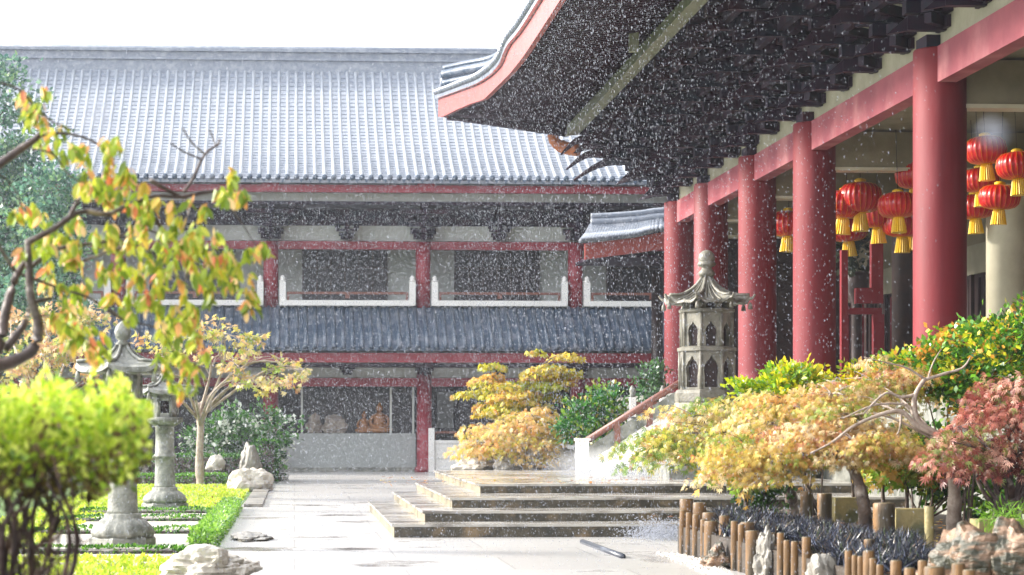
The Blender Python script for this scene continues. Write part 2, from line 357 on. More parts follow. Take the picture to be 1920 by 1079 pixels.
def bush(name, label, cat, base, blobs, leafn, csz, lsize, shape, pal, wts, bark='bark', mt='leaf', group=None, droop=-.1, shell=.5, stems=8, sr=.02):
    t = thing(name, label, cat, base, group); mb = MB(); b0 = Vector(base)
    for k in range(stems):
        c, r = blobs[k % len(blobs)]; e = Vector(c)+Vector([random.uniform(-.6, .6)*r[j] for j in range(3)])
        s_ = Vector((b0.x+random.uniform(-.3, .3)*blobs[0][1][0], b0.y+random.uniform(-.2, .2), b0.z))
        mid = Vector(((s_.x+e.x)/2+random.uniform(-.1, .1), (s_.y+e.y)/2, (s_.z+e.z)/2))
        bark_tube(mb, [s_, mid, e], sr, sr*.3, 5, 4)
    mb.build('stem', bark, t, fix=False)
    p, a, ci = cloud(blobs, leafn[0], leafn[1], csz, shell, droop, .8)
    p[:, 2] = np.maximum(p[:, 2], b0.z+.02)
    leaves('foliage', p, a, lsize, shape, pal, mt, t, colidx=clustercol(ci, len(pal), wts))
    return t
def rock(name, label, c, r, mt='rock', seed=0, layered=0.0, sub=4, group=None, flat=.3):
    me = bpy.data.meshes.new(name); bm = bmesh.new(); bmesh.ops.create_icosphere(bm, subdivisions=sub, radius=1)
    sv = Vector((seed*7.3, seed*3.1, seed*1.7))
    for v in bm.verts:
        d = v.co.normalized(); f = 1+.35*noise.noise(d*1.3+sv)+.16*noise.noise(d*3.1+sv)+.07*noise.noise(d*7+sv)+.03*noise.noise(d*17+sv)
        if layered: f += layered*math.sin((d.z*9+2.2*noise.noise(d*2+sv)))*.12+layered*.16*noise.noise(Vector((d.x*2.5, d.y*2.5, d.z*11))+sv)
        q = d*f; q.z = max(q.z, -flat-.15*noise.noise(d*3))
        v.co = Vector((q.x*r[0], q.y*r[1], (q.z+flat)*r[2]))
    for f in bm.faces: f.smooth = not layered
    bm.to_mesh(me); bm.free()
    o = link(name, me, mt, None, Vector(c)); o.rotation_euler = (0, 0, 0)
    return tag(o, label, 'rock', group)

# ------------------------------------------------------------------ setting
g = MB(); g.add([(-300, -60, 0), (300, -60, 0), (300, 400, 0), (-300, 400, 0)], [(0, 1, 2, 3)])
tag(g.build('ground', 'soil'), kind='structure')
g = MB(); xs = [(-1.05, 10), (-1.05, 43), (-.95, 58), (-.75, 79.5), (12, 79.5), (12, 10)]
g.add([(x, y, .008) for x, y in xs], [tuple(range(len(xs)-1, -1, -1))])
tag(g.build('path', 'paving'), kind='structure')
g = MB(); g.add([(-20, 8, .006), (-1.05, 8, .006), (-1.05, 43, .006), (-.95, 60, .006), (-20, 60, .006)], [(0, 1, 2, 3, 4)])
tag(g.build('lawn', 'grassbase'), kind='structure')
# lawn grass
N = 26000
yy = np.concatenate([RNG.uniform(42.3, 59, 15000), RNG.uniform(21, 26.2, 5000), RNG.uniform(26.2, 42.3, 6000)])
xx = RNG.uniform(-4.8, -1.1, N); xx[20000:] = RNG.uniform(-4.8, -3.3, 6000)
pp = np.stack([xx, yy, np.full(N, .01)], 1); aa = RNG.normal(size=(N, 3))*.45; aa[:, 2] = 1
tag(leaves('grass', pp, aa, .085, 'small', [(185, 205, 60), (160, 185, 45), (205, 215, 80)], 'leafthin', vj=.2), 'short bright green lawn grass left of the wet path', 'grass', kind='stuff')

# ------------------------------------------------------------------ far temple building
FY = 79.0
def ZF(py, Y=FY): return P(700, py, Y).z
def XF(px, Y=FY): return P(px, 500, Y).x
bld = thing('temple_building', 'long two storey temple building with grey tiled roof across the courtyard', 'building', (XF(650), FY, 0))
def fbox(x0, x1, y0, y1, Ya, Yb, name, mt, par=bld):
    return MB().box(XF(x0, Ya), XF(x1, Ya), Ya, Yb, ZF(y1, Ya), ZF(y0, Ya)).build(name, mt, par)
XL, XR = -320, 1500
# main roof, concave slope with tile ribs
ey, ry = 76.8, 84.8
ze, zr = ZF(336, ey), ZF(132, ry)
def prof(t): return ey+(ry-ey)*t, ze+(zr-ze)*(t+.40*(t*t-t))
x0, x1 = XF(XL, ey), XF(XR, ey)
mb = MB(); K = 14
vs = []; 
for k in range(K+1):
    y, z = prof(k/K); vs += [(x0, y, z), (x1, y, z)]
mb.add(vs, [(2*k, 2*k+1, 2*k+3, 2*k+2) for k in range(K)])
mb.add([(x0, ey, ze-.12), (x1, ey, ze-.12), (x1, ry, ze-.12), (x0, ry, ze-.12)], [(0, 1, 2, 3)])
mb.box(x0, x1, ey+.004, ey+.05, ze-.14, ze-.004)
roof = mb.build('roof', 'tile', bld)
mb = MB(); md = MB(); xx_ = x0+.1; rb = .068; NT = 22
while xx_ < x1:
    vs = []; fs = []
    for k in range(NT+1):
        y, z = prof(k/NT); lift = 0 if k % 1 == 0 else 0
        for i in range(5):
            a = math.pi*i/4; vs.append((xx_+rb*math.cos(a), y, z+rb*1.15*math.sin(a)))
    for k in range(NT):
        for i in range(4): fs.append((k*5+i, k*5+i+1, (k+1)*5+i+1, (k+1)*5+i))
    fs.append((0, 1, 2, 3, 4)); mb.add(vs, fs, True)
    # round end tile
    y, z = prof(0); md.lathe([(.001, 0), (.1, 0), (.1, .06), (.001, .06)], (0, 0, 0), 10)
    for i in range(len(md.v)-40, len(md.v)):
        vx, vy, vz = md.v[i]; md.v[i] = (xx_+vx, y-.04+vz, z+.05+vy)
    # scalloped drip tile between two ribs
    md.add([(xx_+.07, y-.02, z), (xx_+.25, y-.02, z), (xx_+.16, y-.03, z-.15), (xx_+.07, y+.03, z), (xx_+.25, y+.03, z), (xx_+.16, y+.02, z-.15)], [(0, 2, 1), (3, 4, 5), (0, 3, 5, 2), (1, 2, 5, 4)])
    # overlapping pan tiles: thin cross lips
    xx_ += .32
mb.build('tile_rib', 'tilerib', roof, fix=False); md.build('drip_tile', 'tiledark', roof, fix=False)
mb = MB()
for k in range(1, 34):
    y, z = prof(k/34); y2, z2 = prof(min(1, (k+.95)/34)); mb.add([(x0, y-.01, z+.004), (x1, y-.01, z+.004), (x1, y-.01, z+.024), (x0, y-.01, z+.024), (x0, y2, z2+.006), (x1, y2, z2+.006)], [(0, 1, 2, 3), (3, 2, 5, 4)])
mb.build('tile_course', 'tile', roof, fix=False)
mb = MB(); zt = ZF(91, ry)
mb.box(x0, x1, ry-.18, ry+.5, zr-.3, zr+.30); mb.box(x0, x1, ry-.26, ry+.58, zr+.30, zr+.38); mb.box(x0, x1, ry-.12, ry+.44, zr+.38, zt-.2); mb.box(x0, x1, ry-.22, ry+.54, zt-.2, zt-.1)
mb.tube([(x0, ry+.16, zt-.05), (x1, ry+.16, zt-.05)], .13, 10)
mb.build('ridge', 'tile', roof)
fbox(XL, XR, 347, 361, 77.0, 77.25, 'fascia', 'farred')
fbox(XL, XR, 361.5, 378, 77.6, 78.0, 'eave_board', 'facwall')
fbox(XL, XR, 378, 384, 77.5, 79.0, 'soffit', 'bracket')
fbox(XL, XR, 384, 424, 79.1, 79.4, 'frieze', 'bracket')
fbox(XL, XR, 424, 452, 79.12, 79.5, 'plaster_panel', 'facwall')
fbox(XL, XR, 453, 468, 78.85, 79.2, 'beam', 'farred')
def bracket_set(mb, o, od, ld, s=1.0, tiers=4, lat=.5, latg=.3):
    o = Vector(o); od = Vector(od).normalized(); ld = Vector(ld).normalized()
    for k in range(tiers):
        z = o.z+k*.52*s
        c = o+od*(k*.58*s+.18*s)/1.0
        L_ = (k+1)*.58*s
        mb.obox(Vector((o.x, o.y, z+.13*s))+od*L_/2, od, ld, UP, L_/2+.12*s, .09*s, .12*s)
        hl = (lat+latg*k)*s
        cc = Vector((o.x, o.y, z+.13*s))+od*(k*.58*s+.02)
        mb.obox(cc+UP*.004, od, ld, UP, .08*s, hl, .10*s)
        for q in (-1, 0, 1):
            mb.obox(cc+ld*(hl*.9*q)+UP*.27*s, od, ld, UP, .17*s, .17*s, .13*s)
        mb.obox(Vector((o.x, o.y, z+.40*s))+od*(L_+.02), od, ld, UP, .13*s, .13*s, .11*s)
        for sg in (-1, 1):
            dg = (od+ld*sg*.9).normalized(); dl = Vector((-dg.y, dg.x, 0)); L2 = L_*.85
            mb.obox(Vector((o.x, o.y, z+.16*s))+dg*L2/2, dg, dl, UP, L2/2+.1*s, .065*s, .09*s)
            mb.obox(Vector((o.x, o.y, z+.36*s))+dg*L2, dg, dl, UP, .12*s, .12*s, .1*s)
        # curled arm nose
        e = Vector((o.x, o.y, z+.10*s))+od*(L_+.12*s)
        mb.add([e-ld*.07*s+UP*.13*s, e+ld*.07*s+UP*.13*s, e+ld*.07*s-UP*.1*s, e-ld*.07*s-UP*.1*s, e+od*.34*s-UP*.16*s-ld*.03*s, e+od*.34*s-UP*.16*s+ld*.03*s], [(0, 1, 5, 4), (3, 4, 5, 2), (0, 4, 3), (1, 2, 5)])
colpx = [-63, 222, 508, 793, 1078, 1363]
bset = None
for i, cx in enumerate(colpx):
    X = XF(cx)
    MB().lathe([(.265, ZF(578)), (.265, ZF(455))], (X, 78.9, 0), 20).build('column', 'farred', bld)
    MB().lathe([(.265, 0), (.33, .0), (.33, .15), (.265, .2), (.265, ZF(700))], (X, 78.2, 0), 20).build('column', 'farred', bld)
    for pz, tiers, s, yy_, nm in ((451, 3, .78, 78.85, 'u'), (705, 2, .55, 78.1, 'l')):
        for dx, ss in ((0, 1.0), (142, .62)):
            mb = MB(); bracket_set(mb, (XF(cx+dx), yy_, ZF(pz)), (0, -1, 0), (1, 0, 0), s*ss, tiers, .45, .32)
            mb.build('bracket_set', 'bracket', bld)
    MB().obox((X, 77.15, ZF(363)), Vector((1, 0, 0)), Vector((0, 1, 0)), UP, .3, .2, .14).build('beam_end', 'farred', bld)
# balcony wall, doors, rails
fbox(XL, XR, 468, 575, 81.0, 81.3, 'wall', 'facwall')
for i in range(5):
    a, b_ = colpx[i], colpx[i+1]
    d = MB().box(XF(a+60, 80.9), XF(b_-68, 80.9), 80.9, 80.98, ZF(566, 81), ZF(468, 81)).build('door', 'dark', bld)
    mb = MB(); xa, xb = XF(a+60, 80.9), XF(b_-68, 80.9)
    for k in range(7):
        xk = xa+(xb-xa)*k/6; mb.box(xk-.03, xk+.03, 80.86, 80.895, ZF(566, 81), ZF(470, 81))
    mb.box(xa, xb, 80.85, 80.893, ZF(505, 81), ZF(501, 81)); mb.build('door_frame', 'darkwood', d)
    # balustrade between columns
    for e, sg in ((a+22, 1), (b_-20, -1)):
        mb = MB(); X = XF(e, 78.7); z0 = ZF(573, 78.7); z1 = ZF(529, 78.7)
        mb.box(X-.11, X+.11, 78.55, 78.77, z0, z1); mb.lathe([(.11, 0), (.13, .04), (.07, .08), (.1, .14), (.03, .22)], (X, 78.66, z1), 10)
        mb.build('railing_post', 'white', bld)
    mb = MB(); xa, xb = XF(a+30, 78.7), XF(b_-28, 78.7)
    mb.box(xa, xb, 78.6, 78.7, ZF(552.5, 78.7), ZF(548, 78.7)); mb.box(xa, xa+.08, 78.6, 78.7, ZF(565, 78.7), ZF(552.5, 78.7)); mb.box(xb-.08, xb, 78.6, 78.7, ZF(565, 78.7), ZF(552.5, 78.7))
    mb.box((xa+xb)/2-.08, (xa+xb)/2+.08, 78.58, 78.72, ZF(560, 78.7), ZF(552.5, 78.7)); mb.build('handrail', 'brownrail', bld)
    MB().box(XF(a+17, 78.7), XF(b_-17, 78.7), 78.52, 78.8, ZF(574, 78.7), ZF(564, 78.7)).build('railing_base', 'white', bld)
# lower roof
ly, lyr = 76.6, 78.7; lz, lzr = ZF(652, ly), ZF(577, lyr)
mb = MB(); mb.add([(x0, ly, lz), (x1, ly, lz), (x1, lyr, lzr), (x0, lyr, lzr), (x0, ly, lz-.1), (x1, ly, lz-.1), (x1, 81, lz-.1), (x0, 81, lz-.1), (x1, 81, lzr-.003), (x0, 81, lzr-.003)],
  [(0, 1, 2, 3), (0, 4, 5, 1), (4, 7, 6, 5), (3, 2, 8, 9)])
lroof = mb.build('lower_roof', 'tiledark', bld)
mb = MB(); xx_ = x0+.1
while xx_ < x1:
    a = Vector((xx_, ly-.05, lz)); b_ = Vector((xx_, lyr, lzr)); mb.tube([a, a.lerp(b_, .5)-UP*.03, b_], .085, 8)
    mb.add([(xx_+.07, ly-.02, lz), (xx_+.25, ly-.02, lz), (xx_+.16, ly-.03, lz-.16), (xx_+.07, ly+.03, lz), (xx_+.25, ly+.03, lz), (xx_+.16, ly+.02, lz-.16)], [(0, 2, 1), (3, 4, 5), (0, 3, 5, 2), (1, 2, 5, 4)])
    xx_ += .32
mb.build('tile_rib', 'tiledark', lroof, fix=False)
fbox(XL, XR, 662, 680, 76.75, 77.0, 'lower_fascia', 'farred')
fbox(XL, XR, 682, 688, 77.0, 79.0, 'lower_soffit', 'bracket')
fbox(XL, XR, 688, 708, 78.3, 78.5, 'lower_plaster_panel', 'facwall')
fbox(XL, XR, 709, 725, 78.1, 78.28, 'lower_beam', 'farred')
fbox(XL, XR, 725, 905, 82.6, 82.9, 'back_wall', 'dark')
MB().box(x0, x1, 82.95, 90, 0, ze-.2).build('rear_wing', 'facwall', bld)
# low pebbledash wall with shop window above
MB().box(XF(528, 78.7), XF(779, 78.7), 78.6, 78.85, 0, ZF(813, 78.7)).build('low_wall', 'greywall', bld)
MB().box(XF(528, 78.7), XF(779, 78.7), 78.5, 78.598, 0, .16).build('plinth', 'granite', bld)
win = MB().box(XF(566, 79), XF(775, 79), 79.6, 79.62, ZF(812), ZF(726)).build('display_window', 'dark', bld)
mb = MB()
for px in (566, 732, 774): mb.box(XF(px)-.035, XF(px)+.035, 78.7, 78.78, ZF(813), ZF(726))
mb.build('window_frame', 'facwall', win)
MB().box(XF(566), XF(774), 78.86, 79.55, ZF(813)-.3, ZF(813)).build('window_ledge', 'facwall', win)
# right hand white parapet of the far building
mb = MB(); mb.box(XF(814, 78), XF(1500, 78), 77.9, 78.1, 0, ZF(826, 78)); mb.box(XF(814, 78), XF(1500, 78), 77.87, 77.899, ZF(832, 78), ZF(826, 78)); mb.box(XF(814, 78), XF(1500, 78), 77.87, 77.899, ZF(860, 78), ZF(856, 78)); mb.build('parapet', 'white', bld)
mb = MB(); mb.box(XF(803, 78), XF(814, 78), 77.8, 78.1, 0, ZF(803, 78)); mb.build('railing_post', 'white', bld)
mb = MB(); mb.box(XF(814, 78), XF(1500, 78), 77.95, 78.05, ZF(813, 78), ZF(809, 78)); mb.box(XF(814, 78), XF(816.5, 78), 77.95, 78.05, ZF(826, 78), ZF(813, 78)); mb.build('handrail', 'brownrail', bld)
for a_, b2_, m_ in ((820, 850, 'greywall'), (860, 905, 'dark')):
    MB().box(XF(a_, 81), XF(b2_, 81), 81, 81.1, ZF(803, 81), ZF(735, 81)).build('window_panel', m_, bld)

# statues in the window
def figure(loc, s, name, label, mt):
    t = thing(name, label, 'statue', loc)
    mb = MB(); x, y, z = loc
    mb.lathe([(.30*s, 0), (.42*s, .04*s), (.46*s, .14*s), (.40*s, .26*s), (.27*s, .42*s), (.25*s, .62*s), (.27*s, .74*s), (.18*s, .82*s), (.09*s, .86*s), (.08*s, .9*s)], loc, 20)
    for sg in (-1, 1):
        mb.tube(spline([(x+sg*.24*s, y, z+.74*s), (x+sg*.38*s, y-.05*s, z+.5*s), (x+sg*.30*s, y-.25*s, z+.3*s), (x+sg*.05*s, y-.34*s, z+.3*s)]), .075*s, 8)
        mb.tube(spline([(x+sg*.1*s, y, z+.14*s), (x+sg*.45*s, y-.2*s, z+.14*s), (x+sg*.2*s, y-.4*s, z+.1*s), (x-sg*.1*s, y-.42*s, z+.1*s)]), .1*s, 8)
    mb.build('body', mt, t, fix=False)
    MB().lathe([(.06*s, 0), (.12*s, .05*s), (.145*s, .13*s), (.135*s, .22*s), (.08*s, .29*s), (.055*s, .33*s), (.06*s, .36*s), (.02*s, .4*s)], (x, y, z+.88*s), 16).build('head', mt, t)
zc = ZF(812)
figure((XF(712), 79.2, zc), .84, 'seated_statue', 'larger gilt seated statue in the display window of the far building', 'figure')
figure((XF(683), 79.25, zc), .60, 'seated_statue', 'smaller gilt seated statue left of the larger one in the display window', 'figure')
rock('pale_relief_carving', 'pale carved rockery model in left half of the display window', (XF(628), 79.2, zc), (.42, .3, .42), 'modelwhite', 5, .8)
bpy.data.objects['pale_relief_carving']['category'] = 'carving'
rock('pale_relief_carving', 'small pale carved rock at left corner of display window', (XF(590), 79.15, zc), (.28, .25, .5), 'modelwhite', 9, .8)
bpy.data.objects['pale_relief_carving.001']['category'] = 'carving'

# ------------------------------------------------------------------ main hall (right)
HX = 11.0; CR = .45; TZ = 2.49
hall = thing('temple_hall', 'great temple hall with red columns and deep bracketed eaves on the right', 'building', (HX, 45, 0))
cpy = [PX(p, 500, HX).y for p in (1275, 1333, 1420, 1527, 1762)]
cpy = cpy+[27.2, 16.5]
BZ0, BZ1 = 7.38, 8.0
for y in cpy:
    c = MB().lathe([(CR*1.25, 0), (CR*1.3, .06), (CR*1.25, .14), (CR*1.02, .2), (CR, .4), (CR, 5.47), (CR*.96, 5.5)], (HX, y, TZ), 40).build('column', 'red', hall)
    MB().box(HX-.32, HX+.32, y-.32, y+.32, 7.995, 8.2).build('capital', 'bracket', c)
for a, b_ in zip(cpy[1:], cpy[:-1]):
    MB().box(HX-.16, HX+.16, a+.2, b_-.2, BZ0, BZ1-.01).build('beam', 'redbeam', hall)
# transverse beams + ceiling + inner wall
WX = 16.2
for y in cpy[:-1]:
    MB().box(HX+.2, WX, y-.18, y+.18, 7.05, 7.8).build('cross_beam', 'olive', hall)
    MB().box(HX+.2, WX, y-.22, y+.22, 6.98, 7.048).build('cross_beam_moulding', 'cream', hall)
MB().box(HX+.17, WX, 10, 66.5, 7.85, 7.95).build('ceiling', 'olive', hall)
MB().box(WX, WX+.3, 10, 66.5, 5.9, 8.0).build('upper_wall', 'olive', hall)
MB().box(WX, WX+.3, 10, 66.5, TZ, 5.9).build('door_wall', 'darkwood', hall)
MB().box(WX-.06, WX-.002, 10, 66.5, 5.2, 5.9).build('lintel', 'plaster', hall)
MB().box(HX+.3, WX, 65.2, 65.5, TZ, 8.0).build('end_wall', 'darkwood', hall)
for y in np.arange(24, 64, 2.6):
    mb = MB()
    mb.box(WX-.09, WX-.003, y, y+.14, TZ, 5.2)
    for k in range(5): mb.box(WX-.06, WX-.004, y+.3+k*.45, y+.36+k*.45, TZ+.9, 5.1)
    mb.box(WX-.07, WX-.005, y+.14, y+2.6, TZ+.8, TZ+.9); mb.build('door_lattice', 'farred' if int(y) % 2 else 'darkwood', hall)
# cream inner columns
for px in (1888,):
    q = PX(px, 500, 14.6); MB().lathe([(.42, TZ), (.42, 6.3), (.5, 6.35), (.5, 6.5)], (q.x, q.y, 0), 36).build('inner_column', 'cream', hall)
for y_ in (52.5, 60.5):
    MB().lathe([(.42, TZ), (.42, 6.3), (.5, 6.35), (.5, 6.5)], (14.6, y_, 0), 30).build('inner_column', 'darkwood', hall)
# terrace
mb = MB(); TX = 9.1
mb.box(10.25, 30, 27, 70.5, 0, TZ-.16)
mb.build('terrace_base', 'granite', hall)
mb = MB(); mb.box(10.2, 30, 26.9, 70.6, TZ-.158, TZ); mb.build('terrace_floor', 'granite', hall)
# brackets
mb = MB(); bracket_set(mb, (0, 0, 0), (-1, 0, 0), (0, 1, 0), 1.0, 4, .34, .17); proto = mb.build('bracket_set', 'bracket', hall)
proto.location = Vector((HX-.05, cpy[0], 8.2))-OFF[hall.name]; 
for v in proto.data.vertices: v.co += Vector(OFF[hall.name])
yy_ = cpy[0]-2.2; ycorner = cpy[0]
while yy_ > 17:
    c = proto.copy(); COL.objects.link(c); c.location = Vector((HX-.05, yy_, 8.2))-OFF[hall.name]; yy_ -= 2.2
for dx in (1.62, 3.24):
    c = proto.copy(); COL.objects.link(c); c.location = Vector((HX+dx, ycorner+.05, 8.2))-OFF[hall.name]; c.rotation_euler = (0, 0, -math.pi/2)
c = proto.copy(); COL.objects.link(c); c.location = Vector((HX-.05, ycorner+.05, 8.2))-OFF[hall.name]; c.rotation_euler = (0, 0, -math.pi/4); c.scale = (1.36, 1.05, 1.0)
MB().box(HX-.08, HX+.08, 10, ycorner, 8.0, 10.7).build('plaster_panel', 'plaster', hall)
# purlins
PXX, PYY, PZZ = 8.25, ycorner+2.75, 10.42
mb = MB(); mb.box(PXX-.16, PXX+.16, 10, PYY, PZZ-.18, PZZ+.2); mb.build('purlin', 'purlin', hall)
mb = MB(); mb.box(PXX+.17, 20, PYY-.3, PYY, PZZ-.17, PZZ+.2); mb.build('purlin', 'bracket', hall)
for k, (xx2, zz2) in enumerate(((8.9, 9.9), (9.55, 9.35), (10.15, 8.85))):
    MB().box(xx2-.07, xx2+.07, 10, PYY-(xx2-PXX), zz2, zz2+.16).build('purlin', 'bracket', hall)
mb = MB(); mb.add([(HX, 10, 10.7), (PXX, 10, PZZ+.2), (PXX, PYY, PZZ+.2), (HX, ycorner, 10.7), (20, ycorner, 10.7), (20, PYY, PZZ+.2)], [(0, 1, 2, 3), (3, 2, 5, 4)]); mb.build('bracket_board', 'bracket', hall, fix=False)
# eave curve : (X, Y, ztop of tiles, zbottom of fascia), from the photo
ev = []
for (tx, ty, bx_, by_, X) in ((1082, -105, 1130, -100, 5.25), (1002, 0, 1047, 8, 5.2), (958, 63, 991, 88, 5.12), (939, 104, 960, 140, 5.08), (906, 133, 925, 182, 4.98), (868, 150, 878, 205, 4.75), (822, 168, 826, 219, 4.45)):
    a = PX(tx, ty, X); b_ = PX(bx_, by_, X); Yv = a.y
    ev.append((X, Yv, a.z, None, b_))
zb = [9.95, 9.97, 9.97, 10.05, 10.22, 10.6, 11.17]
E = [Vector((5.25, 10, 10.8)), Vector((5.25, 30, 10.8))]+[Vector((e[0], e[1], e[2])) for e in ev[1:]]
EB = [9.95, 9.95]+zb[1:]
print('EAVE', [tuple(round(c, 2) for c in e) for e in E])
n_ = len(E); Et = spline(E, 8); Zb = []
for i in range(n_-1):
    for k in range(8): Zb.append(EB[i]+(EB[i+1]-EB[i])*k/8)
Zb.append(EB[-1])
tip = Et[-1]
# far end eave from tip to +X
E2 = [(tip.x, tip.y, tip.z, Zb[-1]), (6.0, tip.y+.25, 11.7, 11.05), (7.4, tip.y+.3, 11.45, 11.02), (9.5, tip.y+.3, 11.3, 10.95), (20, tip.y+.3, 11.2, 10.9)]
def ribbon(mb, line, out_, th):
    """line: [(x,y,zt,zb)], thickened along out_ (per-point outward dir)"""
    vs = []
    for (x, y, zt, zb_), o_ in zip(line, out_):
        vs += [(x, y, zb_), (x, y, zt), (x-o_[0]*th, y-o_[1]*th, zt), (x-o_[0]*th, y-o_[1]*th, zb_)]
    fs = []
    for k in range(len(line)-1):
        for i in range(4):
            j = (i+1) % 4; fs.append((4*k+i, 4*k+j, 4*k+4+j, 4*k+4+i))
    fs += [(0, 1, 2, 3), tuple(4*(len(line)-1)+i for i in (3, 2, 1, 0))]
    mb.add(vs, fs)
FB = [(p.x, p.y, p.z-.30, zb_) for p, zb_ in zip(Et, Zb)]
mb = MB(); ribbon(mb, FB, [(-1, 0)]*len(FB), .12); mb.build('fascia', 'salmon', hall)
F2 = [(x, y, zt-.3, zb_) for (x, y, zt, zb_) in E2]
mb = MB(); ribbon(mb, F2, [(0, 1)]*len(F2), .12); mb.build('fascia', 'salmon', hall)
# tile edge: thin double lip plus round tile ends
mb = MB(); L1 = [(p.x-.1, p.y, p.z-.19, p.z-.29) for p in Et]; ribbon(mb, L1, [(-1, 0)]*len(L1), .3)
tl = 0; prev = Et[0]; acc = 0
for p in Et[1:]:
    seg = (p-prev); ln = seg.length; d_ = 0.32-acc
    while d_ < ln:
        q = prev+seg*(d_/ln); mb.tube([q+Vector((-.16, 0, -.11)), q+Vector((.9, 0, .26))], .085, 8); d_ += .32
    acc = ln-(d_-.32); prev = p
x_ = tip.x+.1
while x_ < 9.5:
    t_ = (x_-tip.x); z_ = tip.z-.11-min(.35, t_*.12); mb.tube([(x_, tip.y+.3, z_), (x_, tip.y-.9, z_+.3)], .085, 8); x_ += .3
mb.build('tile_edge', 'tile', hall, fix=False)
# upper roof surface rising to the ridge
vs = []; fs = []
for p in Et: vs += [(p.x-.06, p.y, p.z-.17), (8.5, min(p.y, 66.0), 12.0+.1*max(0, p.z-10.8)), (14, min(p.y, 61.0), 16.5)]
for k in range(len(Et)-1):
    for j in range(2): fs.append((3*k+j, 3*k+j+1, 3*k+3+j+1, 3*k+3+j))
b0_ = len(vs); vs += [(x, y, zt-.17) for (x, y, zt, _) in E2]+[(20, 66, 12.1), (8.5, 66, 12.1)]
fs.append(tuple(range(b0_, b0_+7)))
mb = MB(); mb.add(vs, fs, True); mb.build('roof', 'tile', hall, fix=False)
# hip ridge with rounded end
hp = [P(832, 141, tip.y-1), P(872, 132, tip.y-1.6), P(920, 122, tip.y-2.5), P(960, 100, tip.y-4)]
mb = MB()
for dz, r_ in ((0, .16), (-.26, .12), (.2, .09)):
    mb.tube(spline([h_+UP*dz for h_ in hp]), r_, 10)
mb.build('hip_ridge', 'tiledark', hall, fix=False)
# soffit with rafters
mb = MB(); vs = []; fs = []
for p, zb_ in zip(Et, Zb):
    yi = min(p.y, PYY); vs += [(p.x+.1, p.y, zb_+.12), (PXX, yi, PZZ+.19)]
for k in range(len(Et)-1): fs.append((2*k, 2*k+1, 2*k+3, 2*k+2))
b0_ = len(vs); vs += [(x, y-.1, zb_+.12) for (x, y, _, zb_) in E2]+[(20, PYY, PZZ+.19), (PXX, PYY, PZZ+.19)]
fs.append(tuple(range(b0_, b0_+7))); mb.add(vs, fs)
yy_ = 12.0
def eave_at(y):
    for k in range(len(Et)-1):
        if Et[k].y <= y <= Et[k+1].y:
            t = (y-Et[k].y)/(Et[k+1].y-Et[k].y+1e-9); return Et[k].lerp(Et[k+1], t), Zb[k]+(Zb[k+1]-Zb[k])*t
    return Et[-1], Zb[-1]
while yy_ < tip.y-.2:
    e, zb_ = eave_at(yy_); a = Vector((e.x+.18, yy_, zb_+.10)); b_ = Vector((PXX, min(yy_, PYY), PZZ+.14))
    mb.tube([a, b_], .06, 6); yy_ += .3
for x_ in np.arange(tip.x+.3, 12, .3):
    a = Vector((x_, tip.y+.05, 11.12)); b_ = Vector((max(x_, PXX), PYY, PZZ+.14)); mb.tube([a, b_], .055, 6)
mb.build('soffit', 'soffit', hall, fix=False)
# diagonal hip rafter + purlin ends + lit corner bracket nose
mb = MB(); mb.tube([(PXX-.2, PYY+.2, PZZ), (tip.x+.35, tip.y-.4, 11.15)], [.2, .13], 6)
mb.build('hip_rafter', 'soffit', hall)
for k, (px, py, tx, ty) in enumerate(((1135, 288, 1062, 318), (1180, 300, 1076, 338), (1110, 262, 1052, 290))):
    a = P(px, py, 65.8-.4*k); e = P(tx, ty, 66.8-.3*k); mid = a.lerp(e, .5)+UP*.18
    MB().tube(spline([a, mid, e]), [.17-.012*i for i in range(13)], 6).build('bracket_beak', 'soffit', hall)
o_ = P(1055, 262, 66.9)
mb = MB(); mb.tube(spline([P(1085, 282, 66.6), P(1062, 278, 66.8), P(1042, 268, 66.9), P(1036, 252, 66.95)]), [.2]*7+[.17]*6, 8); mb.build('bracket_nose', 'orange', hall)
mb = MB(); mb.tube(spline([P(1080, 240, 66.7), P(1060, 246, 66.8), P(1046, 240, 66.9)]), [.18]*9, 8); mb.build('bracket_cap', 'white', hall)
mb = MB(); mb.tube(spline([P(1056, 226, 67.2), P(1035, 231, 67.4), P(1016, 228, 67.6)]), [.08]*9, 6); mb.build('bracket_nose', 'orange', hall)
# brace seen under the eave
MB().obox(P(1188, 66, 50), RT, Vector((0, 1, 0)), UP, .10, .1, .38).build('eave_brace', 'purlin', hall)

# lower gallery roof corner behind first column
ga = thing('gallery_roof', 'small grey tiled gallery roof corner with salmon fascia behind the farthest red column', 'building', (11.2, 72, 0))
GY = 71.5
l_ = [P(1097, 458, GY), P(1140, 452, GY), P(1190, 446, GY), (P(1250, 434, GY)), P(1420, 425, GY)]; lb = [P(1099, 487, GY), P(1140, 481, GY), P(1190, 475, GY), P(1250, 466, GY), P(1420, 458, GY)]
mb = MB(); ribbon(mb, [(a.x, a.y, a.z, b_.z) for a, b_ in zip(l_, lb)], [(0, -1)]*5, .15); mb.build('fascia', 'salmon', ga)
mb = MB(); lt = [P(1090, 452, GY-.2), P(1140, 447, GY-.2), P(1190, 441, GY-.2), P(1250, 429, GY-.2), P(1420, 420, GY-.2)]; ltt = [P(1108, 424, GY+2.4), P(1150, 422, GY+2.4), P(1200, 418, GY+2.4), P(1250, 412, GY+2.4), P(1420, 404, GY+2.4)]
mb.add(list(lt)+list(ltt), [(i, i+1, i+6, i+5) for i in range(4)])
a_, b2_ = spline(lt, 10), spline(ltt, 10)
for q, w_ in zip(a_, b2_): mb.tube([q, q.lerp(w_, .5)-UP*.06, w_], .09, 6)
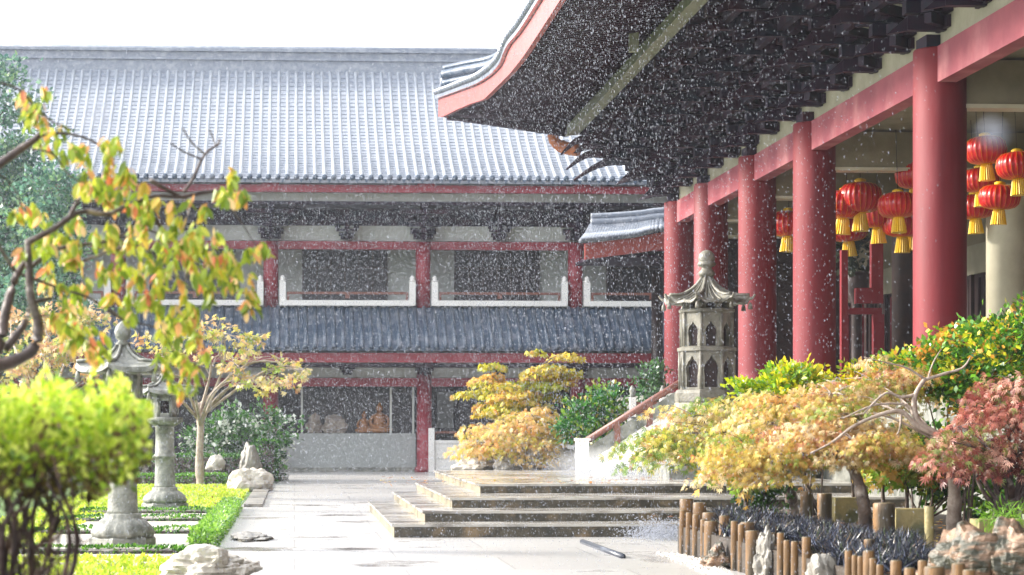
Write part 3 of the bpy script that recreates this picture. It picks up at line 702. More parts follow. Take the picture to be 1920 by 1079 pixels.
mb.tube([p+UP*.1 for p in b2_], .16, 8); mb.tube([p+UP*.32 for p in b2_], .1, 8); mb.build('roof', 'tile', ga, fix=False)
for x_ in (P(1262, 500, GY+.8).x, P(1400, 500, GY+.8).x): MB().lathe([(.2, 0), (.2, 6.9)], (x_, GY+4.0, 0), 12).build('column', 'darkwood', ga)
MB().box(P(1110, 500, GY).x, P(1420, 500, GY).x, GY+.3, GY+4.2, lb[0].z+.1, lb[0].z+.2).build('soffit', 'soffit', ga)

# interior furniture behind the columns: tall red frame stand + bronze urn
fr = PX(1632, 650, 13.4)
t = thing('red_frame_stand', 'red wooden frame stand deep inside the hall between two near columns', 'stand', (fr.x, fr.y, TZ))
sc = fr.y/FPX
zf = lambda py: P(1632, py, fr.y).z
xf = lambda px: P(px, 600, fr.y).x
MB().box(xf(1604), xf(1653), fr.y-.15, fr.y+.1, zf(570), zf(541)).build('panel', 'red', t)
for a_, b2_, z0_, z1_ in ((1636, 1656, TZ, zf(590)), (1632, 1654, zf(541), zf(452)), (1576, 1588, TZ, zf(470))):
    MB().box(xf(a_), xf(b2_), fr.y-.1, fr.y+.08, z0_, z1_).build('post', 'red', t)
MB().box(xf(1578), xf(1652), fr.y-.08, fr.y+.06, zf(590), zf(578)).build('crossbar', 'red', t)
ur = PX(1606, 500, 14.2)
ub = thing('potted_plant', 'dark leafy potted plant on a tall stand beside the red frame', 'plant', (ur.x, ur.y, TZ))
MB().lathe([(.3, 0), (.2, .1), (.14, .6), (.14, 2.2), (.3, 2.5), (.34, 2.9), (.3, 3.0)], (ur.x, ur.y, TZ), 20).build('stand', 'darkwood', ub)
p, a, ci = cloud([((ur.x, ur.y, TZ+3.5), (.45, .45, .6))], 30, 12, .12); leaves('foliage', p, a, .2, 'small', [(60, 75, 60), (90, 100, 85)], 'leaf', ub)

# ------------------------------------------------------------------ red lanterns
def lantern0(loc):
    t = thing('red_lantern', 'x', 'lantern', loc, 'red silk lanterns hanging in the hall')
    pr = [(.10, -.33), (.22, -.325), (.36, -.28), (.45, -.18), (.485, 0), (.45, .18), (.36, .28), (.22, .325), (.10, .33)]
    mb = MB(); mb.lathe(pr, loc, 96, True, 0, 24, .055); b_ = mb.build('shade', 'red_l', t)
    mb = MB()
    for k in range(24):
        a = 2*math.pi*(k+.5)/24*1.0
        mb.tube([(loc[0]+r*1.0*math.cos(2*math.pi*k/24), loc[1]+r*math.sin(2*math.pi*k/24), loc[2]+z) for r, z in pr], .0022, 4, False)
    mb.build('wire_rib', 'gold', b_, fix=False)
    MB().lathe([(.11, .32), (.13, .34), (.13, .39), (.08, .42), (.02, .43)], loc, 20).build('cap', 'gold', t)
    mb = MB(); mb.lathe([(.12, -.32), (.13, -.36), (.14, -.38), (.155, -.5), (.19, -.74), (.12, -.735)], loc, 40, False, 0, 20, .12); mb.build('tassel', 'gold', t)
    MB().tube([(loc[0], loc[1], loc[2]+.42), (loc[0], loc[1], loc[2]+1.0)], .008, 5).build('cord', 'darkwood', t)
    return t
LN = [(1848, 282, 12.6, 'highest red lantern right of the nearest column'), (1908, 311, 12.9, 'red lantern cut by the right edge of the photo'),
      (1838, 338, 13.2, 'red lantern half hidden below the highest one'), (1874, 370, 13.0, 'red lantern low in front of the cream column'),
      (1828, 388, 13.9, 'lowest red lantern just right of the nearest column'), (1716, 328, 13.2, 'red lantern peeking out left of the nearest column'),
      (1613, 371, 12.4, 'large red lantern highest between the two nearest columns'), (1583, 384, 12.1, 'red lantern tucked behind right edge of second nearest column'),
      (1684, 385, 12.7, 'red lantern close left of the nearest column with its tassel clear'), (1646, 402, 13.3, 'red lantern in the middle of the cluster between the two nearest columns'),
      (1692, 420, 13.8, 'lowest red lantern of the middle cluster beside nearest column'), (1590, 430, 13.6, 'dim low red lantern at left of the middle cluster'),
      (1478, 420, 12.6, 'red lantern hanging alone left of the second nearest column'), (1712, 418, 14.2, 'red lantern mostly hidden behind the nearest column')]
base_l = lantern0((0, 0, 0))
for i, (px, py, X, lb_) in enumerate(LN):
    t = base_l if i == 0 else copy_tree(base_l)
    q = PX(px, py, X); t.location = q; t.rotation_euler = (random.uniform(-.07, .07), random.uniform(-.07, .07), i*.7); t['label'] = lb_
    k = (78*q.y/FPX)/.97 if i not in (6, 7) else (84*q.y/FPX)/.97
    k = max(.8, min(1.12, k)); vz_ = random.uniform(.84, 1.0); t.scale = (k, k, k*vz_)
    for ch in t.children:
        if ch.name.startswith('cord'):
            zc_ = 6.98; ch.scale = (1, 1, 1)
            need = (7.84-q.z)/(k*vz_); ch.data = ch.data.copy()
            for v in ch.data.vertices:
                if v.co.z > .7: v.co.z = max(need, .5)

# ------------------------------------------------------------------ stepped platform and staircase
plat = thing('stone_steps', 'broad low stone steps with mossy, shade-darkened front risers in the courtyard centre', 'steps', (5, 33, 0))
ST = [(.19, 735, 984), (.34, 793, 959), (.49, 844, 934), (.64, 897, 908)]
zprev = 0; bk = [41.6, 42.4, 43.4, 47.5]
prevY = None
for k, (z, px, py) in enumerate(ST):
    c = PZ(px, py, z); X0, Y0 = c.x, c.y; X1 = 9.3
    print('STEP', k, round(X0, 2), round(Y0, 2))
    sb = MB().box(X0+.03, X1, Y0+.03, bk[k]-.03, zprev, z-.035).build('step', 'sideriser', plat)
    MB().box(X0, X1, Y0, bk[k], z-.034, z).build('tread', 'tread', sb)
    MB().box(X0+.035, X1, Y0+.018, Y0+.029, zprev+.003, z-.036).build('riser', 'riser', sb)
    zprev = z-.0005
# staircase rising in +X to the hall
st = thing('staircase', 'pale stone staircase with brown handrail climbing right to the hall terrace', 'stairs', (6, 44, .64))
SY0, SY1 = 43.0, 45.9; SXs = P(1092, 850, 46).x+.15; nst = 12; rise = (TZ-.64)/nst; run = (TX-.07-SXs)/nst
for k in range(nst):
    MB().box(SXs+k*run, TX-.065, SY0+.002*k, SY1-.002*k, .64+k*rise, .64+(k+1)*rise).build('stair_tread', 'facwall', st)
    
mb = MB(); A0 = Vector((SXs-.1, 46.05, .64)); A1 = Vector((TX-.07, 46.05, TZ))
mb.add([(A0.x, 45.92, .64), (A1.x, 45.92, .64), (A1.x, 45.92, TZ+.12), (A0.x, 45.92, .78), (A0.x, 46.2, .64), (A1.x, 46.2, .64), (A1.x, 46.2, TZ+.12), (A0.x, 46.2, .78)], [(0, 1, 2, 3), (4, 7, 6, 5), (3, 2, 6, 7), (0, 3, 7, 4), (1, 5, 6, 2)])
mb.build('cheek_wall', 'white', st)
sl = (A1-A0)
mb = MB(); mb.add([A0+Vector((.1, -.02, .22)), A1+Vector((0, -.02, .22)), A1+Vector((0, -.02, .52)), A0+Vector((.1, -.02, .52)), A0+Vector((.1, .06, .22)), A1+Vector((0, .06, .22)), A1+Vector((0, .06, .52)), A0+Vector((.1, .06, .52))], [(0, 1, 2, 3), (4, 7, 6, 5), (3, 2, 6, 7), (0, 4, 5, 1)])
mb.build('rail_panel', 'granite', st)
MB().tube([A0+Vector((.05, .02, .64)), A1+Vector((0, .02, .64))], .07, 8).build('handrail', 'brownrail', st)
mb = MB(); mb.box(A0.x-.16, A0.x+.07, 45.86, 46.24, .64, 1.28); mb.box(A0.x-.19, A0.x+.10, 45.83, 46.27, 1.28, 1.33); mb.build('newel_post', 'white', st)
for k in range(1, 5):
    q = A0.lerp(A1, k/4.5); MB().box(q.x-.06, q.x+.06, 45.97, 46.15, q.z+.1, q.z+.62).build('baluster', 'brownrail', st)
MB().box(TX-.06, 10.19, 43.0, 46.25, .64, TZ-.003).build('landing', 'granite', st)
# near cheek block with dark pot
mb = MB(); q = P(1300, 885, 39.5); mb.box(q.x-.5, q.x+.45, 39.1, 41.5, .64, .87); mb.build('plinth', 'granite', st)
q = P(1292, 860, 39.3)
pt = thing('garden_pot', 'small dark round pot on the plinth at the foot of the staircase', 'pot', (q.x, q.y, .87))
MB().lathe([(.10, 0), (.13, .02), (.2, .14), (.19, .26), (.13, .33), (.16, .37)], (q.x, q.y, .87), 20).build('body', 'pipe', pt)
p, a, ci = cloud([((q.x, q.y, 1.3), (.16, .16, .1))], 8, 8, .04); leaves('plant', p, a, .08, 'small', [(60, 110, 50)], 'leaf', pt)
# upper balustrade at stair head
ba = thing('balustrade', 'short balustrade with brown panels and capped posts at stair head', 'railing', (P(1215, 790, 47.4).x, 47.4, 1.7))
b0p, b1p = P(1186, 790, 47.4), P(1243, 790, 47.4)
MB().box(b0p.x-.1, b1p.x+.6, 47.3, 47.55, .5, P(1200, 782, 47.4).z).build('base_wall', 'white', ba)
MB().box(b0p.x, b1p.x, 47.36, 47.44, P(1200, 778, 47.4).z, P(1200, 762, 47.4).z).build('panel', 'brownrail', ba)
MB().box(b0p.x, b1p.x+.4, 47.33, 47.47, P(1200, 759, 47.4).z, P(1200, 754, 47.4).z).build('rail', 'brownrail', ba)
for q in (b0p, b1p):
    zt_ = P(1200, 745, 47.4).z
    MB().box(q.x-.06, q.x+.06, 47.3, 47.5, P(1200, 785, 47.4).z, zt_).build('post', 'white', ba)
    MB().lathe([(.05, 0), (.07, .03), (.05, .07), (.08, .13), (.05, .2), (.02, .25)], (q.x, 47.4, zt_), 10).build('post_cap', 'granite', ba)

# pagoda lantern
PGY = 41.0; pc = P(1325, 750, PGY); u = PGY/FPX
pg = thing('stone_pagoda', 'tall octagonal stone pagoda lantern with arched niches and curved roof beside the stairs', 'pagoda', (pc.x, pc.y, .64))
zz = lambda py: P(1325, py, PGY).z
def ring(profile, name, mt='stonepag', n=8, rot=math.pi/8, smooth=False):
    MB().lathe([(r*u, zz(py)) for r, py in profile], (pc.x, pc.y, 0), n, smooth, rot).build(name, mt, pg)
MB().lathe([(72*u, .64), (72*u, 1.0), (62*u, 1.05), (62*u, zz(756))], (pc.x, pc.y, 0), 8, False, math.pi/8).build('pedestal', 'plaster', pg)
ring([(60, 758), (62, 752), (62, 738), (58, 732), (52, 730)], 'base')
def arch_tier(y0, y1, r, a0, a1, aw, name):
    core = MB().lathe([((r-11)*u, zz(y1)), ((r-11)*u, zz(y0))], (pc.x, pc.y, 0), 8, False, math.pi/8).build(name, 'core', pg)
    mb = MB(); z0, z1 = zz(y1), zz(y0); zb_, zt_ = zz(a1), zz(a0); hw = r*u*math.tan(math.pi/8)
    ap = r*u*math.cos(math.pi/8); hw = r*u*math.sin(math.pi/8)
    for s_ in range(8):
        an = s_*math.pi/4; nx = Vector((math.cos(an), math.sin(an), 0)); tx_ = Vector((-nx.y, nx.x, 0)); c = Vector((pc.x, pc.y, 0))+nx*ap
        w_ = hw*aw; pts = [(-w_, zb_), (w_, zb_)]
        H_ = zt_-zb_
        for (fx, fz) in ((1, .35), (1.12, .5), (1.08, .66), (.75, .8), (.3, .88), (0, 1.0), (-.3, .88), (-.75, .8), (-1.08, .66), (-1.12, .5), (-1, .35)): pts.append((w_*fx, zb_+H_*fz))
        m_ = len(pts); cz = (zb_+zt_)/2; outer = []
        for (px_, pz_) in pts:
            dx_, dz_ = px_, pz_-cz; k_ = min((hw/abs(dx_)) if abs(dx_) > 1e-6 else 1e9, ((z1-cz if dz_ > 0 else cz-z0)/abs(dz_)) if abs(dz_) > 1e-6 else 1e9)
            outer.append((dx_*k_, cz+dz_*k_))
        # snap corner points
        outer[0] = (-hw, z0); outer[1] = (hw, z0); 
        i_r = max(range(m_), key=lambda i: outer[i][0]+outer[i][1]*1.0); outer[i_r] = (hw, z1)
        i_l = max(range(m_), key=lambda i: -outer[i][0]+outer[i][1]*1.0 if i != i_r else -9); outer[i_l] = (-hw, z1)
        vs = [c+tx_*a_+UP*b_ for a_, b_ in outer]+[c+tx_*a_+UP*b_ for a_, b_ in pts]+[c-nx*.09+tx_*a_+UP*b_ for a_, b_ in pts]
        fs = []
        for i in range(m_):
            j = (i+1) % m_; fs += [(i, j, m_+j, m_+i), (m_+i, m_+j, 2*m_+j, 2*m_+i)]
        mb.add(vs, fs)
        # corner pilaster
        e = Vector((pc.x, pc.y, 0))+Vector((math.cos(an+math.pi/8), math.sin(an+math.pi/8), 0))*(r*u)
        mb.tube([(e.x, e.y, z0), (e.x, e.y, z1)], 3.2*u, 8)
    mb.build('arched_wall', 'stonepag', core, fix=False)
arch_tier(660, 730, 52, 668, 727, .62, 'lower_tier')
ring([(52, 661), (57, 659), (57, 653), (52, 651)], 'cornice')
arch_tier(588, 651, 49, 604, 650, .52, 'middle_tier')
ring([(49, 589), (54, 586), (54, 581), (48, 579)], 'cornice')
arch_tier(566, 579, 44, 568, 579, .5, 'upper_tier')
# curved octagonal roof with ribs
rp = [(8, 520), (12, 527), (18, 535), (28, 545), (42, 555), (58, 562), (74, 566), (76, 571), (62, 570), (40, 566)]
mb = MB(); vs = []; fs = []; nn = 64
for (r, py) in rp:
    for i in range(nn):
        a = math.pi/8+2*math.pi*i/nn; fr_ = abs(((i/nn*8) % 1)-.0); cn = 1-min(fr_, 1-fr_)*2
        rr = r*u*(1+.10*cn**3*(r/76)); zt2 = zz(py)+.10*cn**4*(r/76)**2+.012*math.cos(2*math.pi*i/4)*(r/76)
        vs.append((pc.x+rr*math.cos(a), pc.y+rr*math.sin(a), zt2))
for k in range(len(rp)-1):
    for i in range(nn): j = (i+1) % nn; fs.append((k*nn+i, k*nn+j, (k+1)*nn+j, (k+1)*nn+i))
mb.add(vs, fs, False)
for i in range(32):
    a = math.pi/8+2*math.pi*i/32; cn = 1 if i % 4 == 0 else 0
    mb.tube([(pc.x+r*u*(1+.1*cn*(r/76))*math.cos(a), pc.y+r*u*(1+.1*cn*(r/76))*math.sin(a), zz(py)+.012+.10*cn*(r/76)**2) for r, py in rp[:7]], (.034 if cn else .018), 6)
rf = mb.build('roof', 'stonepag', pg, fix=False)
for i in range(8):
    mb = MB(); a = math.pi/8+2*math.pi*i/8; r1_ = 80*u; q = Vector((pc.x+r1_*math.cos(a), pc.y+r1_*math.sin(a), zz(563)))
    dv = Vector((math.cos(a), math.sin(a), 0)); mb.tube(spline([q-dv*.05, q+dv*.06+UP*.02, q+dv*.12+UP*.09]), [.03]*7+[.02]*6, 6)
    mb.lathe([(.012, 0), (.035, -.04), (.045, -.12), (.01, -.13)], tuple(q+dv*.03-UP*.06), 8)
    mb.build('eave_bell', 'stonepag', rf, fix=False)
ring([(8, 522), (14, 518), (16, 512), (11, 506), (9, 502), (16, 499), (18, 496), (14, 490)], 'finial_base', n=24, smooth=True)
ring([(9, 500), (14, 494), (16, 485), (14, 477), (8, 471), (1, 469)], 'finial', n=24, smooth=True)

# ------------------------------------------------------------------ stone garden lanterns
def stone_lantern(loc, label, rz=0, first=None):
    t = thing('stone_lantern', label, 'stone lantern', loc, None)
    x, y, z = loc
    hx = lambda prof_, nm, n=6, sm=False: MB().lathe(prof_, (x, y, z), n, sm, 0).build(nm, 'granite', t)
    hx([(.48, 0), (.48, .13), (.45, .16)], 'plinth')
    b_ = MB().lathe([(.44, .16), (.46, .22), (.42, .30), (.33, .38), (.26, .42), (.27, .46), (.24, .48)], (x, y, z), 48, True, 0, 16, .10).build('base', 'granite', t)
    hx([(.235, .47), (.215, .52), (.2, .9), (.2, 1.08), (.225, 1.09), (.235, 1.12), (.225, 1.15), (.2, 1.16), (.19, 1.45), (.195, 1.72), (.23, 1.74)], 'shaft', 28, True)
    MB().lathe([(.2, 1.73), (.3, 1.79), (.37, 1.84), (.38, 1.92), (.3, 1.93)], (x, y, z), 48, True, 0, 16, .07).build('platform', 'granite', t)
    mb = MB()
    for k in range(6):
        a = math.pi/3*k; mb.lathe([(.04, 1.93), (.04, 2.36)], (x+.25*math.cos(a), y+.25*math.sin(a), z), 8)
        c1_ = Vector((x+.25*math.cos(a), y+.25*math.sin(a), z)); c2_ = Vector((x+.25*math.cos(a+math.pi/3), y+.25*math.sin(a+math.pi/3), z))
        m_ = (c1_+c2_)/2; d = (c2_-c1_).normalized(); n2 = d.cross(UP)
        mb.obox(m_+UP*1.97, d, n2, UP, .1, .02, .04); mb.obox(m_+UP*2.31, d, n2, UP, .1, .02, .05)
        if k % 2: mb.obox(m_+UP*2.14, d, n2, UP, .1, .012, .13)
    mb.lathe([(.28, 2.355), (.28, 2.40)], (x, y, z), 6, False); mb.build('light_box', 'granite', t, fix=False)
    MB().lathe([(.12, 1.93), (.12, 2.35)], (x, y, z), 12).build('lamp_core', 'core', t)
    rp_ = [(.07, 2.78), (.12, 2.70), (.2, 2.62), (.34, 2.54), (.64, 2.47), (.66, 2.40), (.5, 2.38), (.25, 2.39)]
    mb = MB(); vs = []; fs = []; nn = 48
    for (r, zz_) in rp_:
        for i in range(nn):
            a = 2*math.pi*i/nn; fr_ = (i/nn*6) % 1; cn = 1-min(fr_, 1-fr_)*2
            rr = r*(.88+.16*cn); vs.append((x+rr*math.cos(a), y+rr*math.sin(a), z+zz_+.07*cn**4*(r/.66)**2))
    for k in range(len(rp_)-1):
        for i in range(nn): j = (i+1) % nn; fs.append((k*nn+i, k*nn+j, (k+1)*nn+j, (k+1)*nn+i))
    mb.add(vs, fs); 
    for k in range(6):
        a = math.pi/3*k; dv = Vector((math.cos(a), math.sin(a), 0)); mb.tube([Vector((x, y, z))+dv*r*1.03+UP*(zz_+.02+.07*(r/.66)**2) for r, zz_ in rp_[:5]], .025, 6)
    rf_ = mb.build('roof', 'granite', t, fix=False)
    for k in range(6):
        mb = MB(); a = math.pi/3*k; mb.lathe([(.01, 2.44), (.03, 2.40), (.05, 2.28), (.01, 2.27)], (x+.64*math.cos(a), y+.64*math.sin(a), z), 10)
        mb.build('bell', 'granite', rf_, fix=False)
    MB().lathe([(.07, 2.76), (.11, 2.80), (.06, 2.84), (.1, 2.88), (.12, 2.97), (.09, 3.05), (.01, 3.12)], (x, y, z), 20).build('finial', 'granite', t)
    t.rotation_euler = (0, 0, rz); return t
qa = PZ(230, 1022, 0.05); t = stone_lantern((qa.x, qa.y, .01), 'nearer stone lantern partly hidden by the yellow green hedge and autumn leaves', .3); t.scale = (.9, .9, .93)
qb = PZ(309, 953, 0.05); t = stone_lantern((qb.x, qb.y, .01), 'farther slim stone lantern standing on the lawn edge in full view', .05); t.scale = (.9, .9, .9)
print('LANT', qa, qb)

# ------------------------------------------------------------------ left garden
GREENS = [(70, 120, 30), (100, 150, 35), (140, 180, 50)]
def boxleaves(name, label, x0, x1, y0, y1, z0, z1, n, ls, pal, cat='hedge', group=None, mt='leaf', wts=None, core=True):
    cx_, cy_ = (x0+x1)/2, (y0+y1)/2
    t = thing(name, label, cat, (cx_, cy_, z0), group)
    mb = MB(); i_ = min(.06, (z1-z0)*.25)
    mb.box(x0+i_, x1-i_, y0+i_, y1-i_, z0, z1-i_)
    mb.build('twig_core', 'barkdark' if core is True else core, t)
    nz_ = RNG.uniform(-1, 1, (n, 3)); ax_ = RNG.integers(0, 5, n)
    f_ = nz_.copy()
    f_[ax_ == 0, 2] = 1; f_[ax_ == 1, 2] = 1; f_[ax_ == 2, 1] = -1; f_[ax_ == 3, 0] = -1; f_[ax_ == 4, 0] = 1
    f_ *= RNG.uniform(.88, 1.04, (n, 1))
    pos = np.stack([cx_+f_[:, 0]*(x1-x0)/2, cy_+f_[:, 1]*(y1-y0)/2, (z0+z1)/2+f_[:, 2]*(z1-z0)/2], 1)
    lump = np.array([noise.noise(Vector(p*1.7)) for p in pos]); pos[:, 2] += lump*.05
    a = f_+RNG.normal(size=(n, 3))*.7; a[:, 2] += .3
    leaves('foliage', pos, a, ls, 'small', pal, mt, t, wts=wts); return t
HR = [(1043, 'nearest low clipped hedge strip between paving slabs'), (1005, 'second nearest low clipped hedge strip by the stone lantern base'), (981, 'third low clipped hedge strip in the row'), (966, 'farthest low hedge strip below the lawn')]
for py, lb_ in HR:
    q = PZ(300, py, .02); boxleaves('low_hedge', lb_, -3.7, -1.35, q.y, q.y+.55, .006, .11, 1500, .05, [(75, 130, 30), (110, 160, 40), (50, 95, 30)], group='low hedge strips between paving slabs')
ys = [PZ(300, py, .02).y for py in (1062, 1043, 1005, 981, 966)]
for k in range(4):
    y0_, y1_ = ys[k]+(.6 if k else .0), ys[k+1]-.06
    o = MB().box(-3.7, -1.32, y0_+.05, y1_, .006, .05).build('paving_slab', 'rockpale', loc=(-2.5, (y0_+y1_)/2, .006))
    tag(o, ['nearest pale paving slab in the garden', 'pale paving slab between the first two hedge strips', 'pale paving slab between the second and third hedge strips', 'farthest narrow pale paving slab under the far stone lantern'][k], 'slab', 'pale slabs between hedge strips')
boxleaves('border_hedge', 'low clipped border hedge running along the left edge of the path', -1.32, -1.0, 28.3, 42.6, .006, .2, 4500, .055, [(120, 165, 60), (150, 190, 80), (95, 145, 45)], core='grassbase')
# kerb stones along the path
for k in range(6):
    y0_ = 43.5+k*4.4; o = MB().box(-.98, -.62, y0_, y0_+4.0, .01, .07).build('edge_stone', 'rock', loc=(-.8, y0_+2, .01))
    tag(o, 'flat dark edging stone at the left side of the path', 'stone', 'flat edging stones beside the path')
q = PZ(393, 1090, 0); rock('boulder', 'large flat pale boulder at bottom left beside the path', (q.x, q.y, 0), (.47, .5, .27), 'rockpale', 3, .5, 5)
q = PZ(452, 1020, 0); rock('boulder', 'flat grey stone lying at the end of the border hedge', (q.x+.12, q.y+1, 0), (.28, .7, .08), 'rock', 4, .3)
q = PZ(470, 922, 0); rock('boulder', 'rounded pale boulder at the right end of the lawn', (q.x, q.y, 0), (.55, .45, .42), 'rockpale', 6, .2)
q = P(468, 880, 61); rock('boulder', 'upright grey boulder standing behind the rounded pale one', (q.x, 60.5, 0), (.28, .3, .85), 'rock', 7, .2)
q = P(411, 858, 63); rock('boulder', 'small pale stone among the far hedges', (q.x, 60.8, .4), (.25, .25, .3), 'rockpale', 8)
boxleaves('clipped_hedge', 'dark clipped hedge behind the lawn at far left', P(150, 880, 61).x, P(455, 880, 61).x, 61.2, 62.6, 0, P(300, 856, 61).z, 5200, .085, [(60, 105, 40), (90, 140, 50), (35, 70, 35)])
boxleaves('clipped_hedge', 'small clipped hedge block right of the upright boulder', P(482, 880, 61.5).x, P(517, 880, 61.5).x, 62, 63, 0, P(300, 830, 61).z, 1500, .085, [(60, 105, 40), (90, 140, 50), (35, 70, 35)])
boxleaves('clipped_hedge', 'lower hedge fringe at the back edge of the lawn', P(250, 905, 60).x, P(420, 905, 60).x, 59.4, 60.2, 0, .28, 1600, .08, [(110, 160, 50), (90, 140, 50)])
bush('camellia_bush', 'green bush with white blossoms behind the far hedge', 'bush', (P(460, 850, 64.5).x, 64.5, 0), [B(430, 805, 64.5, 55, 36), B(500, 800, 64.5, 50, 36), B(385, 822, 64.5, 40, 34), B(460, 845, 64.5, 60, 30)], (170, 26), .16, .16, 'small', [(60, 110, 40), (95, 150, 55), (35, 70, 35), (235, 240, 225)], [.30, .28, .18, .24], mt='leafthick')
for k, (px, py, lb_) in enumerate(((505, 833, 'white blossoming shrub beside small hedge block'), (512, 872, 'low white blossoming shrub by the building corner'))):
    bush('white_flower_shrub', lb_, 'bush', (P(px, 880, 66-k).x, 66-k, 0), [B(px, py, 66-k, 17, 18), B(px, 885, 66-k, 20, 18)], (26, 20), .1, .13, 'small', [(245, 245, 240), (60, 95, 40), (35, 70, 35)], [.4, .3, .3])
# orange pale tree, mid garden
ORP = [(230, 185, 145), (215, 190, 115), (235, 210, 170), (190, 185, 95), (220, 160, 115)]
b0_ = PZ(376, 913, 0)
tree('autumn_tree', 'slim pale barked tree with apricot leaves on the lawn', 'tree', (b0_.x, b0_.y, 0), [b0_, P(374, 860, b0_.y), P(376, 800, b0_.y), P(374, 755, b0_.y)], .12, .085,
     [B(300, 660, 55, 55, 40), B(345, 635, 56, 40, 30), B(420, 625, 56, 55, 35), B(470, 640, 57, 45, 30), B(450, 690, 57, 55, 25), B(530, 680, 57, 35, 25), B(570, 695, 57, 25, 12), B(520, 715, 58, 55, 18), B(250, 700, 55, 45, 30), B(395, 670, 58, 40, 25)],
     (62, 13), .13, .15, 'maple', [(222, 188, 135), (210, 198, 100), (226, 210, 155), (175, 188, 75), (212, 160, 110), (145, 170, 65)], [.2, .24, .2, .16, .08, .12], 'barkpale', 'leafthin', twigs=9, limb_r=.55, droop=.3, shell=.1)
tree('autumn_tree', 'pale pinkish autumn tree behind the hedge at far left', 'tree', (P(80, 900, 50).x, 50, 0), [(P(80, 900, 50).x, 50, 0), P(85, 820, 50), P(90, 760, 50)], .12, .08,
     [B(40, 690, 50, 50, 35), B(110, 650, 50, 60, 45), B(180, 690, 49, 45, 30), B(90, 600, 51, 50, 30), B(150, 590, 52, 50, 30), B(20, 620, 52, 40, 40), B(60, 740, 50, 60, 25)],
     (105, 14), .15, .13, 'maple', [(220, 190, 145), (205, 195, 120), (212, 165, 120), (160, 172, 85)], [.35, .3, .2, .15], 'barkpale', 'leafthin', twigs=5, limb_r=.5, shell=.1)
# dark green conifers, far left
CON = [(90, 130, 110), (120, 155, 125), (150, 180, 130), (65, 100, 95)]
tree('evergreen_tree', 'tall blue green evergreen at the left edge before the roof', 'tree', (P(-15, 900, 68).x, 68, 0), [(P(-15, 900, 68).x, 68, 0), P(-15, 600, 68), P(-12, 250, 68)], .3, .08,
     [B(0, 150, 68, 40, 34), B(20, 200, 68, 48, 45), B(-10, 280, 68, 85, 60), B(30, 350, 68, 70, 50), B(50, 420, 68, 75, 50), B(0, 480, 68, 100, 60), B(20, 560, 68, 100, 55), B(-20, 650, 68, 90, 60)],
     (520, 26), .26, .2, 'small', CON, [.35, .3, .15, .2], 'barkdark', 'leaf', shell=.55, droop=-.1, twigs=3)
tree('evergreen_tree', 'rounded green evergreen between the autumn branches at left', 'tree', (P(95, 900, 66).x, 66, 0), [(P(95, 900, 66).x, 66, 0), P(95, 700, 66), P(92, 450, 66)], .2, .07,
     [B(92, 350, 66, 45, 35), B(85, 410, 66, 55, 45), B(105, 470, 66, 55, 45), B(75, 540, 66, 65, 50), B(120, 600, 66, 60, 40)],
     (260, 24), .22, .18, 'small', [(105, 150, 125), (135, 170, 125), (80, 120, 105)], [.4, .3, .3], 'barkdark', 'leaf', shell=.5, droop=-.1, twigs=3)
# cherry tree, near left
CY = 11.5
ch = thing('cherry_tree', 'cherry tree with drooping green and orange leaves reaching in from the left', 'tree', (P(-150, 900, CY).x, CY, 0))
mb = MB(); tr_ = [(P(-150, 900, CY).x, CY, 0), P(-120, 1000, CY), P(-70, 800, CY), P(-25, 690, CY)]
bark_tube(mb, tr_, .13, .085, 12, 6)
def cp(l_, dz=0): return [P(x, y, CY+dz+.002*(x-200)) for x, y in l_]
for l_, r0_, r1_, dz in (
    ([(-25, 690), (20, 680), (62, 655), (72, 610), (58, 560), (55, 505), (52, 450)], .036, .015, 0),
    ([(-30, 700), (0, 640), (12, 580), (30, 520), (48, 490)], .036, .013, .1),
    ([(10, 655), (45, 610), (62, 570), (95, 560)], .024, .009, .15),
    ([(-60, 480), (-20, 335), (25, 290), (62, 265), (75, 252)], .028, .014, .1),
    ([(75, 255), (110, 250), (150, 256), (185, 272), (205, 298), (218, 315)], .009, .004, .1),
    ([(-30, 150), (30, 165), (70, 205), (105, 232), (140, 245)], .006, .004, .0),
    ([(60, 280), (100, 290), (130, 330), (160, 345)], .006, .003, .2),
    ([(52, 455), (100, 430), (150, 398), (200, 402), (240, 385), (290, 368), (335, 370), (370, 362), (400, 358)], .016, .007, .0),
    ([(130, 408), (150, 372), (185, 350)], .012, .005, 0),
    ([(282, 338), (320, 360), (345, 372)], .012, .009, 0), ([(345, 370), (400, 360), (430, 352)], .008, .004, 0),
    ([(278, 395), (305, 430), (328, 455), (345, 490), (350, 525)], .012, .006, .1),
    ([(345, 360), (362, 335), (378, 300), (392, 282), (408, 272), (412, 262)], .009, .006, 0),
    ([(385, 290), (360, 268), (342, 240)], .006, .004, 0), ([(380, 300), (345, 285), (318, 268)], .006, .004, 0), ([(405, 275), (398, 255), (392, 243)], .005, .003, 0),
    ([(350, 372), (330, 420), (320, 450)], .005, .002, 0), ([(362, 365), (350, 410), (335, 440)], .004, .002, .05),
    ([(60, 500), (100, 470), (150, 460), (205, 452), (260, 430), (300, 440)], .013, .005, .1),
    ([(52, 520), (110, 540), (170, 560), (220, 590), (260, 620)], .008, .004, .1),
    ([(155, 490), (210, 470), (250, 460), (290, 480), (330, 520)], .007, .003, .2),
    ([(-20, 430), (30, 510), (60, 510)], .008, .006, .1), ([(-10, 320), (25, 350), (40, 385), (50, 400)], .004, .003, .1),
    ([(60, 590), (110, 600), (160, 640), (180, 690)], .006, .003, .0), ([(170, 560), (230, 600), (300, 620), (340, 690)], .006, .003, -.1),
    ([(400, 358), (440, 400), (480, 460), (492, 470)], .004, .002, 0), ([(350, 520), (400, 540), (460, 560)], .004, .002, 0)):
    bark_tube(mb, cp(l_, dz), r0_, r1_, 8, 5, .07)
